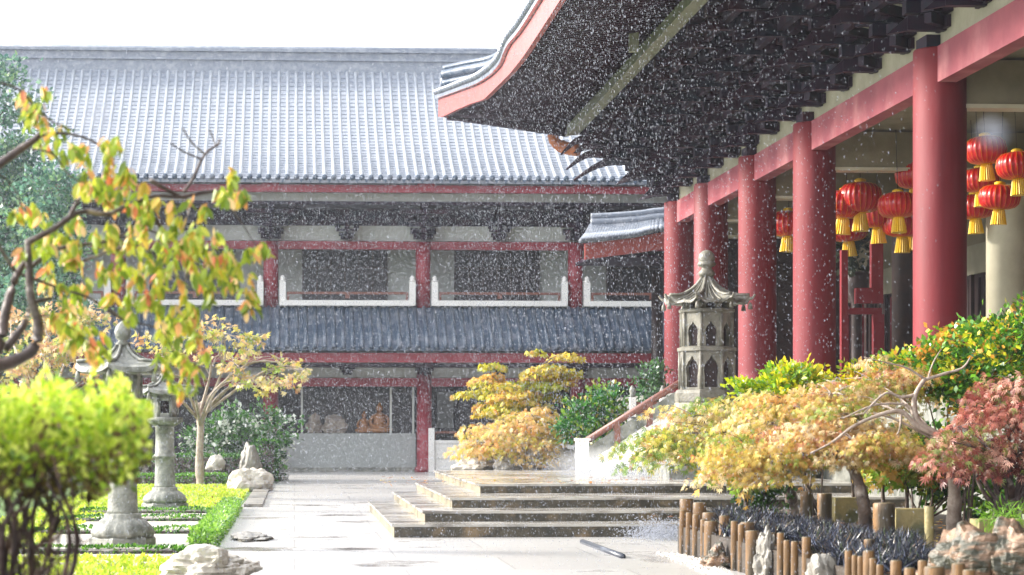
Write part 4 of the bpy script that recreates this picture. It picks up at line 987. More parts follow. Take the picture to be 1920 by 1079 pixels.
mb.build('trunk', 'barkdark', ch, fix=False)
CL = [(50, 200, 22, 10), (45, 238, 18, 8), (95, 270, 22, 8), (125, 285, 24, 10), (150, 298, 22, 10), (215, 288, 20, 10), (212, 300, 14, 5), (80, 290, 18, 5), (190, 345, 30, 14), (215, 365, 35, 18), (235, 355, 30, 14), (200, 395, 35, 14),
 (255, 395, 40, 18), (275, 420, 30, 12), (160, 365, 22, 7), (428, 360, 24, 14), (440, 380, 20, 10), (405, 400, 14, 4), (350, 395, 25, 6), (40, 408, 18, 8), (75, 415, 25, 12), (100, 462, 30, 14), (135, 440, 28, 10), (150, 490, 35, 16), (60, 465, 25, 8),
 (40, 500, 25, 8), (175, 520, 35, 16), (205, 480, 34, 16), (240, 450, 30, 12), (215, 540, 30, 14), (300, 470, 35, 14), (345, 478, 34, 14), (378, 470, 34, 16), (405, 500, 36, 18), (432, 498, 30, 16), (370, 525, 36, 16), (395, 550, 30, 14), (320, 520, 30, 10), (452, 535, 18, 8),
 (490, 478, 13, 8), (470, 575, 18, 12), (100, 545, 30, 10), (140, 590, 35, 15), (120, 625, 28, 12), (165, 640, 30, 14), (192, 675, 24, 12), (270, 590, 30, 12), (305, 590, 34, 16), (340, 600, 34, 16), (365, 620, 28, 14), (350, 650, 34, 18), (335, 690, 30, 16), (345, 725, 26, 14), (235, 570, 26, 8), (290, 535, 26, 10), (262, 505, 30, 12), (330, 440, 26, 8)]
pos = []; ax = []; 
for (px, py, r_, n1) in CL:
    for k in range(max(1, int(n1/2.2))):
        q = P(px+random.gauss(0, r_*.6), py-18+random.gauss(0, r_*.5), CY+random.uniform(-.35, .35)); m_ = random.uniform(-.35, .35)
        for j in range(random.randint(5, 8)):
            pos.append(q+Vector((random.gauss(0, .012), random.gauss(0, .012), random.gauss(0, .014)))); ax.append((m_+random.gauss(0, .42), random.gauss(0, .42), -1.0+random.gauss(0, .25)))
CH = [(160, 180, 55), (195, 200, 70), (220, 190, 80), (235, 175, 110), (120, 145, 45), (235, 200, 140), (225, 135, 90)]
pos = np.array([tuple(p) for p in pos])
zc_ = np.array([noise.noise(Vector(p)*2.2) for p in pos])
wt = [.32, .20, .11, .08, .20, .05, .04]
idx = RNG.choice(7, len(pos), p=wt)
leaves('crown', pos, ax, .077, 'ovate', CH, 'leafthin', ch, colidx=idx, upbias=0, vj=.18)
# foreground hedge shrub, blurred
FYY = 9.0
fh = thing('foreground_hedge', 'out of focus yellow green clipped shrub in the bottom left foreground', 'shrub', (P(40, 900, FYY).x, FYY, 0))
mb = MB()
for k in range(26):
    x_ = P(random.uniform(-180, 175), 900, FYY).x; y_ = FYY+random.uniform(-.3, .5)
    zt_ = random.uniform(1.28, 1.5); q = Vector((x_, y_, 0)); 
    bark_tube(mb, [q, q+Vector((random.uniform(-.06, .06), random.uniform(-.05, .05), .6)), q+Vector((random.uniform(-.09, .09), random.uniform(-.08, .08), 1.1)), q+Vector((random.uniform(-.14, .14), random.uniform(-.1, .1), zt_))], random.uniform(.014, .026), .006, 7, 5, .25)
    for j in range(4):
        s_ = q+Vector((0, 0, random.uniform(.7, 1.2))); bark_tube(mb, [s_, s_+Vector((random.uniform(-.1, .1), random.uniform(-.1, .1), .12)), s_+Vector((random.uniform(-.18, .18), random.uniform(-.15, .15), .3))], .008, .003, 5, 3)
mb.build('stem', 'barkstem', fh, fix=False)
n1 = 9000
px_ = RNG.uniform(-260, 275, n1); yy_ = RNG.uniform(FYY-.35, FYY+.65, n1)
top = 740+14*np.sin(px_*.05)+9*np.sin(px_*.13+1)+RNG.exponential(9, n1)*RNG.choice([-1, 1], n1)+np.clip(px_-225, 0, 80)*.6; bot = 905+26*np.sin(px_*.035+1)+12*np.sin(px_*.11)
py_ = top+(bot-top)*RNG.beta(1.0, 1.25, n1)
pos = np.array([tuple(P(a, b_, c)) for a, b_, c in zip(px_, py_, yy_)])
# clump
cc_ = pos[RNG.integers(0, n1, 420)]; pick = RNG.integers(0, 420, n1); pos = pos+(cc_[pick]-pos)*np.where(np.linalg.norm(cc_[pick]-pos, axis=1, keepdims=True) < .22, .75, 0)
pos += RNG.normal(size=(n1, 3))*.008
ax = RNG.normal(size=(n1, 3))*.6; ax[:, 2] += .8
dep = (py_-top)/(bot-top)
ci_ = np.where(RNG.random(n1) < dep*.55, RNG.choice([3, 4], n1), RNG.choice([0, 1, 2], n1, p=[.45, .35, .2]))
leaves('foliage', pos, ax, .042, 'small', [(200, 220, 72), (226, 234, 110), (165, 200, 62), (120, 150, 52), (120, 100, 65)], 'leafthin', fh, colidx=ci_, vj=.2)
n1 = 700; px_ = RNG.uniform(-200, 190, n1); pos = np.array([tuple(P(a, b_, FYY+c)) for a, b_, c in zip(px_, RNG.uniform(860, 930, n1), RNG.uniform(-.3, .5, n1))])
leaves('dry_leaves', pos, RNG.normal(size=(n1, 3)), .045, 'small', [(110, 90, 50), (80, 60, 50), (140, 130, 60)], 'leaf', fh)

# ------------------------------------------------------------------ plants behind the landing
mb = MB(); mb.box(4.0, 8.6, 47.55, 53.5, 0, .60); o = mb.build('planting_bed', 'soil', loc=(6.3, 50, 0)); tag(o, kind='structure')
YG = [(190, 185, 60), (215, 195, 80), (160, 170, 55), (225, 180, 90)]
tree('maple_tree', 'yellow green maple behind the stone landing', 'tree', (P(985, 870, 51).x, 51, .6), [(P(985, 870, 51).x, 51, .6), P(980, 830, 51), P(975, 780, 51)], .09, .06,
     [B(920, 700, 51, 34, 20), B(910, 740, 51, 36, 18), B(1030, 675, 51, 38, 18), B(1010, 705, 51, 50, 20), B(1055, 715, 51, 30, 18), B(950, 735, 50.6, 50, 20), B(1000, 755, 50.5, 60, 22), B(940, 770, 50.5, 45, 18)],
     (170, 22), .12, .12, 'maple', YG, [.35, .3, .2, .15], 'bark', 'leafthin', twigs=4, shell=.3, droop=.3, pad=(44, 90, .42, .3))
tree('maple_tree', 'low orange laceleaf maple in front of the yellow green maple', 'tree', (P(965, 878, 48.6).x, 48.6, .6), [(P(965, 878, 48.6).x, 48.6, .6), P(960, 855, 48.6), P(968, 835, 48.6)], .08, .05,
     [B(920, 815, 48.6, 50, 24), B(970, 805, 48.6, 55, 26), B(1025, 810, 48.6, 48, 28), B(960, 838, 48.4, 65, 20), B(1030, 850, 48.5, 40, 26), B(900, 838, 48.5, 28, 12), B(1000, 780, 48.9, 50, 22), B(940, 785, 48.9, 45, 20)],
     (190, 20), .13, .12, 'lace', [(225, 190, 120), (215, 160, 95), (195, 185, 80), (225, 205, 145)], [.3, .22, .3, .18], 'bark', 'leafthin', twigs=4, shell=.4, droop=.6, pad=(60, 95, .45))
bush('nandina_bush', 'round deep green bush with reddish tips left of the stair rail', 'bush', (P(1110, 860, 48).x, 48, .6), [B(1110, 775, 48, 48, 38), B(1140, 765, 48, 32, 36), B(1085, 790, 48, 34, 34), B(1120, 815, 48, 45, 22)], (150, 26), .12, .13, 'small', [(75, 135, 50), (50, 105, 55), (125, 160, 50), (170, 160, 70)], [.38, .32, .22, .08], mt='leafthick')
bush('background_shrub', 'green shrub behind the stair head beside the farthest column', 'bush', (P(1222, 780, 58).x-.1, 58, 0), [B(1225, 705, 58, 22, 24), B(1215, 735, 58, 26, 24), B(1225, 775, 58, 24, 30)], (50, 22), .12, .14, 'small', [(85, 125, 75), (60, 100, 60)], [.5, .5])
q = P(885, 878, 49); rock('boulder', 'flat pale boulder at the back corner of the landing', (q.x, 48.6, .6), (.45, .4, .22), 'rockpale', 11, .4)
q = P(890, 860, 50.5); rock('boulder', 'grey green boulder behind the flat pale boulder', (q.x, 50.5, .6), (.38, .3, .42), 'rock', 12)
q = P(955, 875, 48.3); rock('boulder', 'dark boulder at the foot of the orange laceleaf maple', (q.x, 48.2, .62), (.3, .25, .25), 'rock', 13, .4)
q = P(1000, 875, 48.2); rock('boulder', 'dark upright stone right of the dark boulder', (q.x, 48.2, .62), (.16, .2, .4), 'rock', 15, .4)
q = P(1050, 875, 48.3); rock('boulder', 'mossy brown stone under the round green bush', (q.x, 48.4, .62), (.4, .25, .35), 'rock', 16, .4)

# ------------------------------------------------------------------ right bed
mb = MB(); bedx = [(4.85, 12), (4.75, 20), (4.72, 27.4), (6.1, 31.0), (TX-.01, 31.0), (TX-.01, 12)]
bz = .33; mb.add([(x, y, bz) for x, y in bedx]+[(x, y, 0) for x, y in bedx], [tuple(range(5, -1, -1))]+[(i, (i+1) % 6, 6+(i+1) % 6, 6+i) for i in range(6)])
tag(mb.build('garden_bed', 'soil'), kind='structure')
# gravel strip
gp = [PZ(1228, 1040, 0), PZ(1290, 1046, 0), PZ(1345, 1062, 0), PZ(1400, 1100, 0), PZ(1560, 1160, 0), PZ(1420, 1160, 0), PZ(1330, 1082, 0), PZ(1280, 1058, 0)]
mb = MB(); mb.add([(p_.x, p_.y, .014) for p_ in gp], [tuple(range(len(gp)))]); o = mb.build('gravel', 'gravel'); tag(o, kind='structure')
n1 = 3500; t_ = RNG.random(n1); a_ = np.array([[p_.x, p_.y] for p_ in gp]); 
pg_ = []
from mathutils.geometry import intersect_point_tri_2d
while len(pg_) < n1:
    i = random.choice((0, 1, 2, 3, 4, 5)); tri = [(0, 1, 7), (1, 6, 7), (1, 2, 6), (2, 3, 6), (3, 5, 6), (3, 4, 5)][i]; r1_, r2_ = random.random(), random.random()
    if r1_+r2_ > 1: r1_, r2_ = 1-r1_, 1-r2_
    q = a_[tri[0]]*(1-r1_-r2_)+a_[tri[1]]*r1_+a_[tri[2]]*r2_; pg_.append((q[0], q[1], .018))
pv = np.array(pg_)
peb = leaves('gravel_stones', pv, RNG.normal(size=(n1, 3))*[1, 1, .4], .045, 'small', [(240, 238, 232), (220, 216, 210), (200, 196, 190)], 'leafthick')
tag(peb, 'white loose gravel between the path and the log edging', 'gravel', kind='stuff')
# log stakes
def stake(px, pytop, X, wpx, label, group, z0=0.0, mt='log'):
    q = PX(px, pytop, X); r_ = wpx*q.y/FPX/2; t = thing('log_stake', label, 'log post', (q.x, q.y, z0), group)
    pr = []; hh = q.z-z0
    n_s = 14; mb = MB(); vs = []
    zs = [0, hh*.25, hh*.5, hh*.8, hh-.012, hh]
    for j, z_ in enumerate(zs):
        for i in range(n_s):
            a = 2*math.pi*i/n_s; rr = r_*(1+.07*noise.noise(Vector((math.cos(a)*1.5, math.sin(a)*1.5, z_*3+px))))*(.94 if j == 5 else 1)
            vs.append((q.x+rr*math.cos(a), q.y+rr*math.sin(a), z0+z_))
    fs = [(k*n_s+i, k*n_s+(i+1) % n_s, (k+1)*n_s+(i+1) % n_s, (k+1)*n_s+i) for k in range(5) for i in range(n_s)]
    mb.add(vs, fs, True); mb.build('post', mt, t, fix=False)
    MB().lathe([(r_*.93, hh-.004), (r_*.9, hh+.004), (.01, hh+.006)], (q.x, q.y, z0), n_s).build('cut_end', 'logend', t)
SK = [(1287, 936, 4.86, 26), (1312, 943, 4.98, 26), (1280, 958, 4.72, 12), (1292, 962, 4.72, 13), (1305, 966, 4.72, 14), (1330, 962, 4.95, 27), (1320, 975, 4.75, 14), (1333, 978, 4.74, 26),
 (1358, 968, 4.85, 20), (1377, 978, 4.72, 14), (1390, 984, 4.74, 13), (1401, 980, 4.9, 28), (1411, 996, 4.72, 27), (1464, 1000, 4.72, 15), (1443, 1000, 4.9, 28), (1476, 1014, 4.72, 14), (1490, 1016, 4.72, 14), (1512, 1008, 4.76, 18), (1502, 1016, 4.86, 17),
 (1591, 1033, 4.68, 15), (1603, 1042, 4.68, 12), (1614, 1044, 4.68, 13), (1629, 1034, 4.72, 22), (1637, 1048, 4.66, 14), (1650, 1060, 4.66, 14), (1680, 1052, 4.72, 22), (1706, 1066, 4.66, 22), (1730, 1052, 4.72, 18), (1752, 1064, 4.68, 40), (1797, 1058, 4.72, 26), (1817, 1070, 4.68, 24)]
SLAB = {0: 'tallest log stake at the far left end of the log edging', 1: 'second log stake beside the tallest one', 5: 'thick log stake behind the short thin ones at the left end', 7: 'thick short log stake at front of the left cluster', 12: 'thick front log stake between the two small rocks', 13: 'slender orange log stake right of the second small rock', 19: 'slim log stake just right of the grey rock', 28: 'broad log stake at bottom centre of the right cluster', 29: 'log stake nearest the big rusty rock'}
for i, (px, py, X, w_) in enumerate(SK):
    cl_ = 'left' if px < 1365 else 'second' if px < 1430 else 'third' if px < 1560 else 'right'
    stake(px, py, X, w_, SLAB.get(i, {'left': 'thin log stake in the leftmost cluster of the log edging', 'second': 'log stake in the cluster between the two small rocks', 'third': 'log stake in the cluster left of the grey rock', 'right': 'log stake in the cluster left of the rusty rock'}[cl_]), 'log stakes edging the %s part of the bed' % cl_)
for i, (px, py, X, w_, lb_) in enumerate(((1512, 922, 6.6, 24, 'mossy log post behind the trunks, left of the pair'), (1546, 926, 6.7, 28, 'mossy log post behind the trunks, right of the pair'), (1658, 944, 6.4, 42, 'broad mossy log post between the cream blocks'), (1742, 950, 6.2, 18, 'yellow mossy post beside the long yellow block'), (1572, 1023, 5.4, 18, 'short log stub in the black grass'), (1630, 1012, 5.2, 20, 'short log stub left of the bamboo coloured cluster'))):
    stake(px, py, X, w_, lb_, None, bz, 'lichen' if i in (3,) else 'log')
# lichen blocks
for (a_, b2_, t_, bt, X, lb_) in ((1566, 1612, 934, 975, 7.2, 'cream edging block left of the middle trunk'), (1680, 1740, 955, 996, 6.9, 'yellow lichen covered edging block behind the black grass'), (1836, 1925, 975, 1003, 6.8, 'yellow green edging block above the rusty rock')):
    p0 = PX(a_, bt, X-.3); z1_ = P(a_, t_, p0.y).z; x1_ = P(b2_, t_, p0.y).x
    o = MB().box(p0.x, x1_, p0.y, p0.y+.3, bz, max(z1_, bz+.1)); oo = o.build('edging_block', 'lichen', loc=((p0.x+x1_)/2, p0.y+.15, bz)); tag(oo, lb_, 'stone block')
# rocks on the bed edge
def brock(px, pyb, X, r, mt, lb_, seed, z=0.0, lay=1.0):
    q = PX(px, pyb, X); rock('rock', lb_, (q.x, q.y, z), r, mt, seed, lay, 5)
brock(1345, 1065, 4.62, (.15, .18, .19), 'rockrust', 'small brown and cream layered rock left of the front thick stake', 21, 0, 1.0)
brock(1352, 1020, 4.9, (.14, .18, .34), 'rock', 'tall rough rock behind the small brown rock', 22)
brock(1436, 1060, 4.7, (.11, .13, .38), 'rock', 'narrow mottled rock between two stake clusters', 23)
brock(1548, 1080, 4.72, (.24, .26, .30), 'rock', 'pale grey streaked rock in front of the black grass', 24)
brock(1835, 1075, 5.3, (.44, .4, .54), 'rockrust', 'big rusty orange layered rock at bottom right', 25)
brock(1905, 1060, 5.5, (.36, .35, .58), 'rockrust', 'second rusty layered rock at the right edge', 27)
brock(1880, 1078, 4.9, (.30, .25, .26), 'rock', 'mossy dark rock under the rusty rock', 28)
# black mondo grass
n1 = 15000; cl = []
for k in range(165):
    px = random.uniform(1345, 1755); f_ = (px-1345)/410; X = random.uniform(4.85, 6.1); q = PX(px, 960, X)
    if 18 < q.y < 30: cl.append((q.x, q.y))
cl = np.array(cl); ci = RNG.integers(0, len(cl), n1)
pos = np.concatenate([cl[ci]+RNG.normal(size=(n1, 2))*.045, np.full((n1, 1), bz)], 1)
ax = RNG.normal(size=(n1, 3))*.75; ax[:, 2] = 1
tag(leaves('black_grass', pos, ax, .21, 'blade', [(32, 34, 44), (50, 56, 74), (22, 24, 32), (110, 118, 140), (80, 95, 60), (110, 90, 65)], 'leafthick', wts=[.36, .24, .2, .08, .07, .05], upbias=1), 'black strappy grass covering the bed behind the log stakes', 'grass', kind='stuff')
# ground fern tuft
bush('fern', 'small bright green fern under the red maple at right', 'fern', (PX(1885, 975, 6.6).x, PX(1885, 975, 6.6).y, bz), [(tuple(PX(1885, 968, 6.6)), (.16, .16, .1))], (20, 16), .06, .13, 'blade', [(110, 160, 40), (140, 185, 60)], [.5, .5], stems=4, sr=.005)
# orange laceleaf maples
LC = [(232, 208, 160), (225, 180, 125), (215, 195, 120), (195, 190, 115), (238, 218, 185), (210, 150, 100)]
LW = [.26, .2, .18, .12, .14, .10]
def limbs_a(mb):
    Y = 25.2
    for l_, a_, b2_ in (([(1762, 815), (1722, 790), (1715, 745), (1735, 710)], .05, .03), ([(1720, 740), (1690, 745), (1660, 738), (1620, 775)], .03, .012), ([(1735, 712), (1775, 700), (1805, 690), (1820, 670)], .028, .01),
                        ([(1762, 820), (1720, 800), (1690, 772), (1650, 778), (1600, 800), (1560, 830), (1520, 850)], .045, .012), ([(1735, 712), (1700, 690), (1660, 680), (1620, 670)], .02, .006), ([(1690, 775), (1685, 810), (1660, 840)], .02, .008),
                        ([(1740, 710), (1750, 680), (1765, 655)], .015, .006), ([(1715, 785), (1700, 760), (1640, 760), (1580, 785)], .025, .008)):
        bark_tube(mb, [P(x, y, Y-.2) for x, y in l_], a_*.8, b2_*.8, 8, 5)
ba_ = PZ(1786, 1000, bz)
tree('laceleaf_maple', 'orange laceleaf maple with forked pale limbs at right centre', 'tree', (ba_.x, ba_.y, bz), [ba_, P(1790, 950, 25.25), P(1785, 880, 25.1), P(1762, 820, 25.0)], .085, .065,
     [B(1560, 740, 26, 70, 26), B(1640, 715, 26.4, 75, 26), B(1600, 780, 25.6, 80, 26), B(1520, 800, 25.6, 70, 26), B(1690, 690, 27, 50, 24), B(1660, 740, 26.6, 50, 24), B(1600, 825, 25, 60, 18), B(1690, 835, 26, 45, 16), B(1830, 720, 27.5, 40, 20)],
     (360, 22), .11, .074, 'lace', [(215, 185, 120), (198, 155, 90), (185, 175, 80), (135, 155, 60), (230, 208, 165), (180, 120, 85)], LW, 'barkpale', 'leafthin', twigs=2, shell=.25, droop=.8, limb_r=.3, nlimb=5, extra=limbs_a, pad=(66, 130, .40, .42))
bb_ = PZ(1622, 998, bz)
tree('laceleaf_maple', 'orange laceleaf maple on the dark straight trunk in the middle of the bed', 'tree', (bb_.x, bb_.y, bz), [bb_, P(1620, 950, 25.5), P(1608, 900, 25.6), P(1590, 860, 25.7)], .085, .055,
     [B(1480, 760, 27, 70, 26), B(1430, 800, 26.6, 70, 28), B(1500, 830, 26, 75, 28), B(1400, 835, 26.2, 55, 20), B(1560, 850, 25.4, 50, 14), B(1460, 862, 26, 50, 16), B(1385, 880, 26.3, 36, 24)],
     (370, 23), .105, .074, 'lace', [(218, 192, 105), (205, 150, 80), (200, 185, 85), (140, 158, 60), (232, 212, 165), (190, 120, 75)], LW, 'bark', 'leafthin', twigs=3, shell=.25, droop=.8, limb_r=.45, pad=(62, 130, .42, .42))
bc_ = PZ(1487, 960, bz)
tree('laceleaf_maple', 'golden laceleaf maple reaching left over the steps', 'tree', (bc_.x, bc_.y, bz), [bc_, P(1482, 925, 30.6), P(1470, 890, 30.4), P(1440, 850, 30.2)], .09, .055,
     [B(1360, 760, 30.5, 70, 28), B(1300, 780, 30.3, 60, 24), B(1250, 810, 30.2, 50, 24), B(1300, 830, 30, 62, 24), B(1370, 810, 30, 70, 28), B(1225, 838, 30, 36, 12), B(1420, 770, 31, 60, 28), B(1380, 840, 30, 45, 18), B(1265, 835, 29.8, 36, 12)],
     (320, 23), .12, .095, 'lace', [(218, 198, 115), (208, 160, 85), (196, 188, 75), (150, 165, 60), (232, 212, 165), (185, 125, 75), (110, 140, 50)], [.2, .13, .2, .16, .1, .07, .14], 'bark', 'leafthin', twigs=3, shell=.25, droop=.8, limb_r=.45, pad=(54, 110, .52, .42))
# extra small trunks
def sapling(px, X, pts, label, r=.03):
    q = PX(px, 960, X); t = thing('thin_tree', label, 'tree', (q.x, q.y, bz)); mb = MB()
    bark_tube(mb, [(q.x, q.y, bz)]+[P(x, y, q.y) for x, y in pts], r, r*.5, 7, 5); mb.build('trunk', 'bark', t, fix=False)
    e = P(pts[-1][0], pts[-1][1], q.y); p, a, ci = cloud([(tuple(e), (.4, .4, .25))], 24, 18, .1); leaves('crown', p, a, .10, 'maple', [(130, 170, 50), (170, 180, 60), (210, 170, 80)], 'leafthin', t)
sapling(1400, 5.9, [(1398, 940), (1390, 910), (1385, 885)], 'thin dark trunk under the left end of the maple canopy', .035)
sapling(1660, 7.3, [(1655, 920), (1660, 880), (1672, 860)], 'thin leaning stem right of the dark straight trunk', .03)
sapling(1700, 7.4, [(1700, 920), (1690, 890), (1700, 865)], 'thin green leaved stem before the terrace wall', .03)
# nandina / green-gold shrubs
NG = [(110, 165, 45), (80, 130, 50), (205, 205, 50), (220, 160, 70), (55, 100, 50)]
bush('nandina_bush', 'wide green and gold nandina bush before the nearest column', 'bush', (P(1800, 900, 26.8).x, 26.8, bz), [B(1760, 680, 26.8, 55, 34), B(1810, 650, 27, 60, 36), B(1870, 630, 26.6, 60, 36), B(1930, 620, 26, 55, 40), B(1880, 690, 26.2, 70, 40), B(1790, 710, 26.6, 60, 32), B(1740, 720, 26.8, 44, 26), B(1840, 760, 26.4, 60, 36), B(1690, 690, 27.2, 40, 22)], (360, 30), .1, .085, 'small', NG, [.36, .24, .18, .1, .12], mt='leafthick')
bush('nandina_bush', 'bright yellow green bush rising between the maples and second column', 'bush', (P(1490, 900, 32).x, 32-1.2, bz), [B(1485, 712, 31, 45, 22), B(1455, 735, 31, 40, 24), B(1530, 720, 31, 36, 22), B(1500, 760, 31, 60, 30), B(1402, 738, 31, 26, 20)], (140, 26), .09, .10, 'small', [(190, 205, 35), (120, 165, 40), (225, 210, 50)], [.45, .3, .25])
bush('nandina_bush', 'small golden sprig bush at the foot of the dark interior', 'bush', (P(1600, 900, 31).x, 30.7, bz), [B(1608, 700, 30.5, 24, 18), B(1620, 730, 30.5, 40, 22)], (40, 22), .08, .1, 'small', [(220, 200, 45), (190, 150, 70), (150, 170, 50)], [.5, .2, .3])
bush('undergrowth_shrub', 'dark green undergrowth shrub behind the maple trunks', 'bush', (P(1720, 900, 28).x, 28, bz), [B(1700, 880, 28.5, 60, 40), B(1760, 900, 28.5, 45, 40), B(1820, 880, 28.5, 50, 40), B(1860, 930, 28, 45, 35), B(1740, 830, 29, 60, 40)], (130, 24), .11, .12, 'small', [(75, 120, 45), (50, 90, 45), (130, 165, 55), (170, 120, 60)], [.36, .3, .24, .1])
bush('undergrowth_shrub', 'sparse green shrub beneath the golden laceleaf maple', 'bush', (P(1420, 930, 30).x, 30, bz), [B(1415, 925, 29.8, 26, 22), B(1450, 935, 29.8, 26, 20)], (24, 20), .09, .1, 'small', [(90, 140, 55), (60, 100, 45)], [.5, .5])
# red maple right
RC = [(180, 112, 95), (150, 78, 70), (212, 165, 145), (165, 130, 90), (115, 60, 58)]
def multi(mb):
    for k in range(16):
        a = P(1885+random.uniform(-25, 35), 985, 24.2); bark_tube(mb, [a, P(1880+random.uniform(-50, 70), 900, 24.2), P(1870+random.uniform(-90, 90), 830, 24.3)], .028, .012, 6, 5)
br_ = PZ(1900, 988, bz)
tree('red_maple', 'dusky red laceleaf maple with many thin stems at the right edge', 'tree', (br_.x, br_.y, bz), [br_, P(1898, 930, 24.2), P(1890, 870, 24.2)], .04, .035,
     [B(1900, 720, 24.5, 60, 28), B(1850, 770, 24.2, 55, 26), B(1915, 780, 24.2, 55, 30), B(1800, 800, 24, 40, 18), B(1860, 830, 24, 55, 24), B(1915, 850, 24, 50, 24), B(1830, 860, 23.8, 40, 18), B(1945, 740, 24.5, 50, 40), B(1790, 830, 23.8, 26, 12)],
     (170, 20), .12, .095, 'lace', RC+[(130, 140, 70)], [.26, .22, .18, .12, .12, .10], 'barkdark', 'leafthin', twigs=3, shell=.2, droop=.9, limb_r=.6, extra=multi, pad=(46, 80, .36))

# dark pipe lying on the path
a_, b2_ = PZ(1092, 1016, .03), PZ(1168, 1044, .03); mb = MB(); mb.tube([a_, b2_], .036, 10); o = mb.build('drain_pipe', 'pipe', loc=tuple((a_+b2_)/2)); tag(o, 'dark pipe lying on the wet path before the steps', 'pipe')

# ------------------------------------------------------------------ rain
def drops(name, pos, length, rad, tilt, label):
    N = len(pos); L_ = length*RNG.uniform(.5, 1.5, (N, 1)); r_ = rad*np.clip(RNG.lognormal(-.1, .45, (N, 1)), .3, 3)
    if name == 'rain': L_[-2:] = .02; r_[-2:] = .012
    d = norm(np.tile(tilt, (N, 1))+RNG.normal(size=(N, 3))*.05)
    s1 = norm(np.cross(d, np.array([[0, 1.0, 0]]))); s2 = np.cross(d, s1)
    V = np.stack([pos-d*L_/2, pos+s1*r_, pos+s2*r_, pos-s1*r_, pos-s2*r_, pos+d*L_/2], 1).reshape(-1, 3)
    tf = np.array([(0, 2, 1), (0, 3, 2), (0, 4, 3), (0, 1, 4), (5, 1, 2), (5, 2, 3), (5, 3, 4), (5, 4, 1)])
    F = (tf[None]+(np.arange(N)*6)[:, None, None]).reshape(-1).astype(np.int32); nf = N*8
    me = bpy.data.meshes.new(name); me.vertices.add(len(V)); me.vertices.foreach_set('co', V.ravel())
    me.loops.add(nf*3); me.loops.foreach_set('vertex_index', F); me.polygons.add(nf)
    me.polygons.foreach_set('loop_start', np.arange(nf, dtype=np.int32)*3); me.polygons.foreach_set('loop_total', np.full(nf, 3, np.int32))
    me.update(calc_edges=True); o = link(name, me, 'rain', None, Vector((0, 0, 0))); return tag(o, label, 'rain', kind='stuff')
NR = 900000
Yd = np.sqrt(RNG.uniform(0, 1, NR)*(75**2-17**2)+17**2)
ux = RNG.uniform(-.24, .34, NR); uz = RNG.uniform(-.09, .24, NR)
pos = np.stack([ux*Yd, Yd, H+uz*Yd], 1)
ok = (pos[:, 2] > .05) & ~((pos[:, 0] > 5.0) & (pos[:, 2] < 12) & (Yd < 70)) 
pos = pos[ok]; pos = np.concatenate([pos, np.array([tuple(CAM+ray(1862, 250)*2.0), tuple(CAM+ray(182, 214)*1.7)])]); big = 2
drops('rain', pos, .018, .0020, np.array([.10, -.02, -1]), 'falling rain drops lit by the low sun across the whole courtyard')
# roof run-off dripping from the eave of the hall
n1 = 9000; yv = RNG.uniform(30, 66, n1); pos = np.stack([5.05+RNG.normal(size=n1)*.22, yv, RNG.uniform(.1, 9.9, n1)], 1)
drops('roof_runoff', pos, .04, .0045, np.array([.03, 0, -1]), 'water dripping in a line from the eave of the great hall')
n1 = 3000; a_ = P(1190, 885, 41); pos = np.stack([a_.x+RNG.normal(size=n1)*.85-.1, 41+RNG.normal(size=n1)*1.2, .66+np.abs(RNG.normal(size=n1))*.16], 1)
drops('water_spray', pos, .02, .008, np.array([.3, 0, 1]), 'white splash of run-off water at the foot of the stairs')
n1 = 3500; a_ = P(1245, 1015, 30.6); pos = np.stack([a_.x+RNG.normal(size=n1)*.25, 30.6+RNG.normal(size=n1)*.4, .02+np.abs(RNG.normal(size=n1))*.12], 1)
drops('water_spray', pos, .02, .007, np.array([.3, 0, 1]), 'smaller splash of water at the right end of the lowest step')
# fallen leaves on the bed, lawn and steps
n1 = 900; fx = RNG.uniform(4.8, 8.5, n1); fy = RNG.uniform(18, 30, n1); fz = np.full(n1, bz+.02)
fx[500:700] = RNG.uniform(-3.3, -1.1, 200); fy[500:700] = RNG.uniform(43, 58, 200); fz[500:700] = .07
fx[700:] = RNG.uniform(1.5, 8, 200); fy[700:] = RNG.uniform(36, 41, 200); fz[700:] = .648
pos = np.stack([fx, fy, fz], 1); a_ = RNG.normal(size=(n1, 3)); a_[:, 2] *= .15
tag(leaves('fallen_leaves', pos, a_, .08, 'small', [(200, 140, 60), (170, 110, 50), (205, 180, 90), (130, 80, 50)], 'leaf', upbias=4), 'scattered fallen autumn leaves on the bed, lawn and landing', 'leaves', kind='stuff')
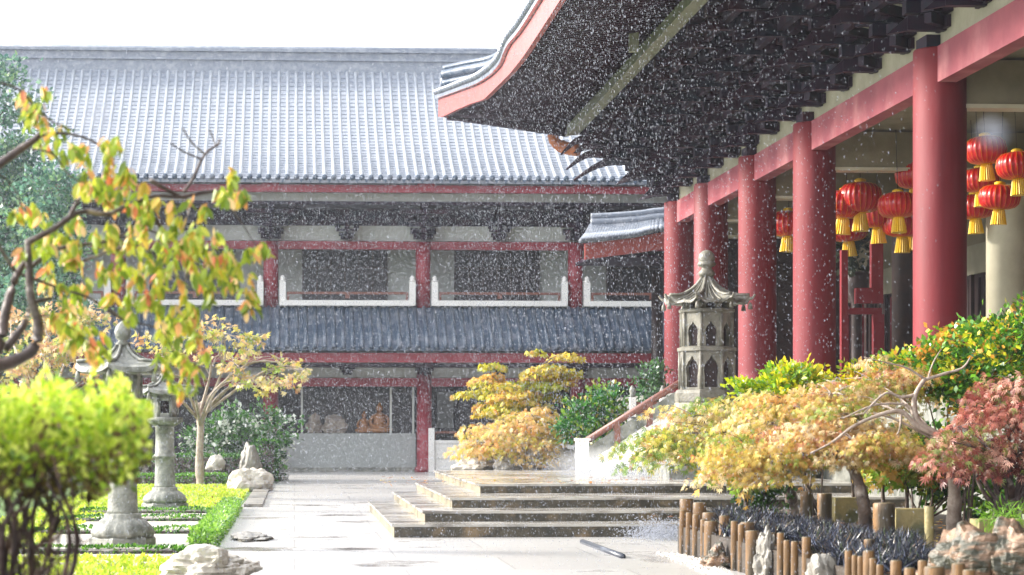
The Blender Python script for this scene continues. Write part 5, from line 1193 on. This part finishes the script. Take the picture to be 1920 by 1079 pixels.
# ------------------------------------------------------------------ haze
mb = MB(); mb.box(-70, 70, -8, 115, -1, 40); hz = mb.build('haze', 'rain')
m = bpy.data.materials.new('rain_haze'); m.use_nodes = True; n = m.node_tree; n.nodes.clear()
pv_ = n.nodes.new('ShaderNodeVolumePrincipled'); pv_.inputs['Color'].default_value = (.82, .88, 1, 1); pv_.inputs['Density'].default_value = .00034; pv_.inputs['Anisotropy'].default_value = .3
oo = n.nodes.new('ShaderNodeOutputMaterial'); n.links.new(pv_.outputs[0], oo.inputs['Volume'])
hz.data.materials.clear(); hz.data.materials.append(m); tag(hz, kind='stuff')
hz['label'] = 'pale rain haze filling the courtyard'

# low cloud of spray where the roof water hits the landing
sp = P(1165, 868, 42.6); bm = bmesh.new(); bmesh.ops.create_icosphere(bm, subdivisions=3, radius=1); me = bpy.data.meshes.new('spray_mist')
for v in bm.verts: v.co = Vector((v.co.x*1.9, v.co.y*1.3, v.co.z*.45))
bm.to_mesh(me); bm.free()
mo = link('spray_mist', me, 'rain', None, Vector((sp.x+.2, 42.2, .84))); me.materials.clear()
m = bpy.data.materials.new('spray'); m.use_nodes = True; n = m.node_tree; n.nodes.clear()
pv_ = n.nodes.new('ShaderNodeVolumePrincipled'); pv_.inputs['Color'].default_value = (.97, .98, 1, 1); pv_.inputs['Anisotropy'].default_value = .2
tc = n.nodes.new('ShaderNodeTexCoord'); mp = n.nodes.new('ShaderNodeMapping'); mp.inputs[3].default_value = (1/1.9, 1/1.3, 1/.45)
ln_ = n.nodes.new('ShaderNodeVectorMath'); ln_.operation = 'LENGTH'; mr = n.nodes.new('ShaderNodeMapRange'); mr.inputs[1].default_value = .1; mr.inputs[2].default_value = .95; mr.inputs[3].default_value = .9; mr.inputs[4].default_value = 0
oo = n.nodes.new('ShaderNodeOutputMaterial'); L = n.links.new
L(tc.outputs['Object'], mp.inputs[0]); L(mp.outputs[0], ln_.inputs[0]); L(ln_.outputs['Value'], mr.inputs[0]); L(mr.outputs[0], pv_.inputs['Density']); L(pv_.outputs[0], oo.inputs['Volume'])
me.materials.append(m); tag(mo, 'soft white spray hanging over the landing at the foot of the stairs', 'spray', kind='stuff')
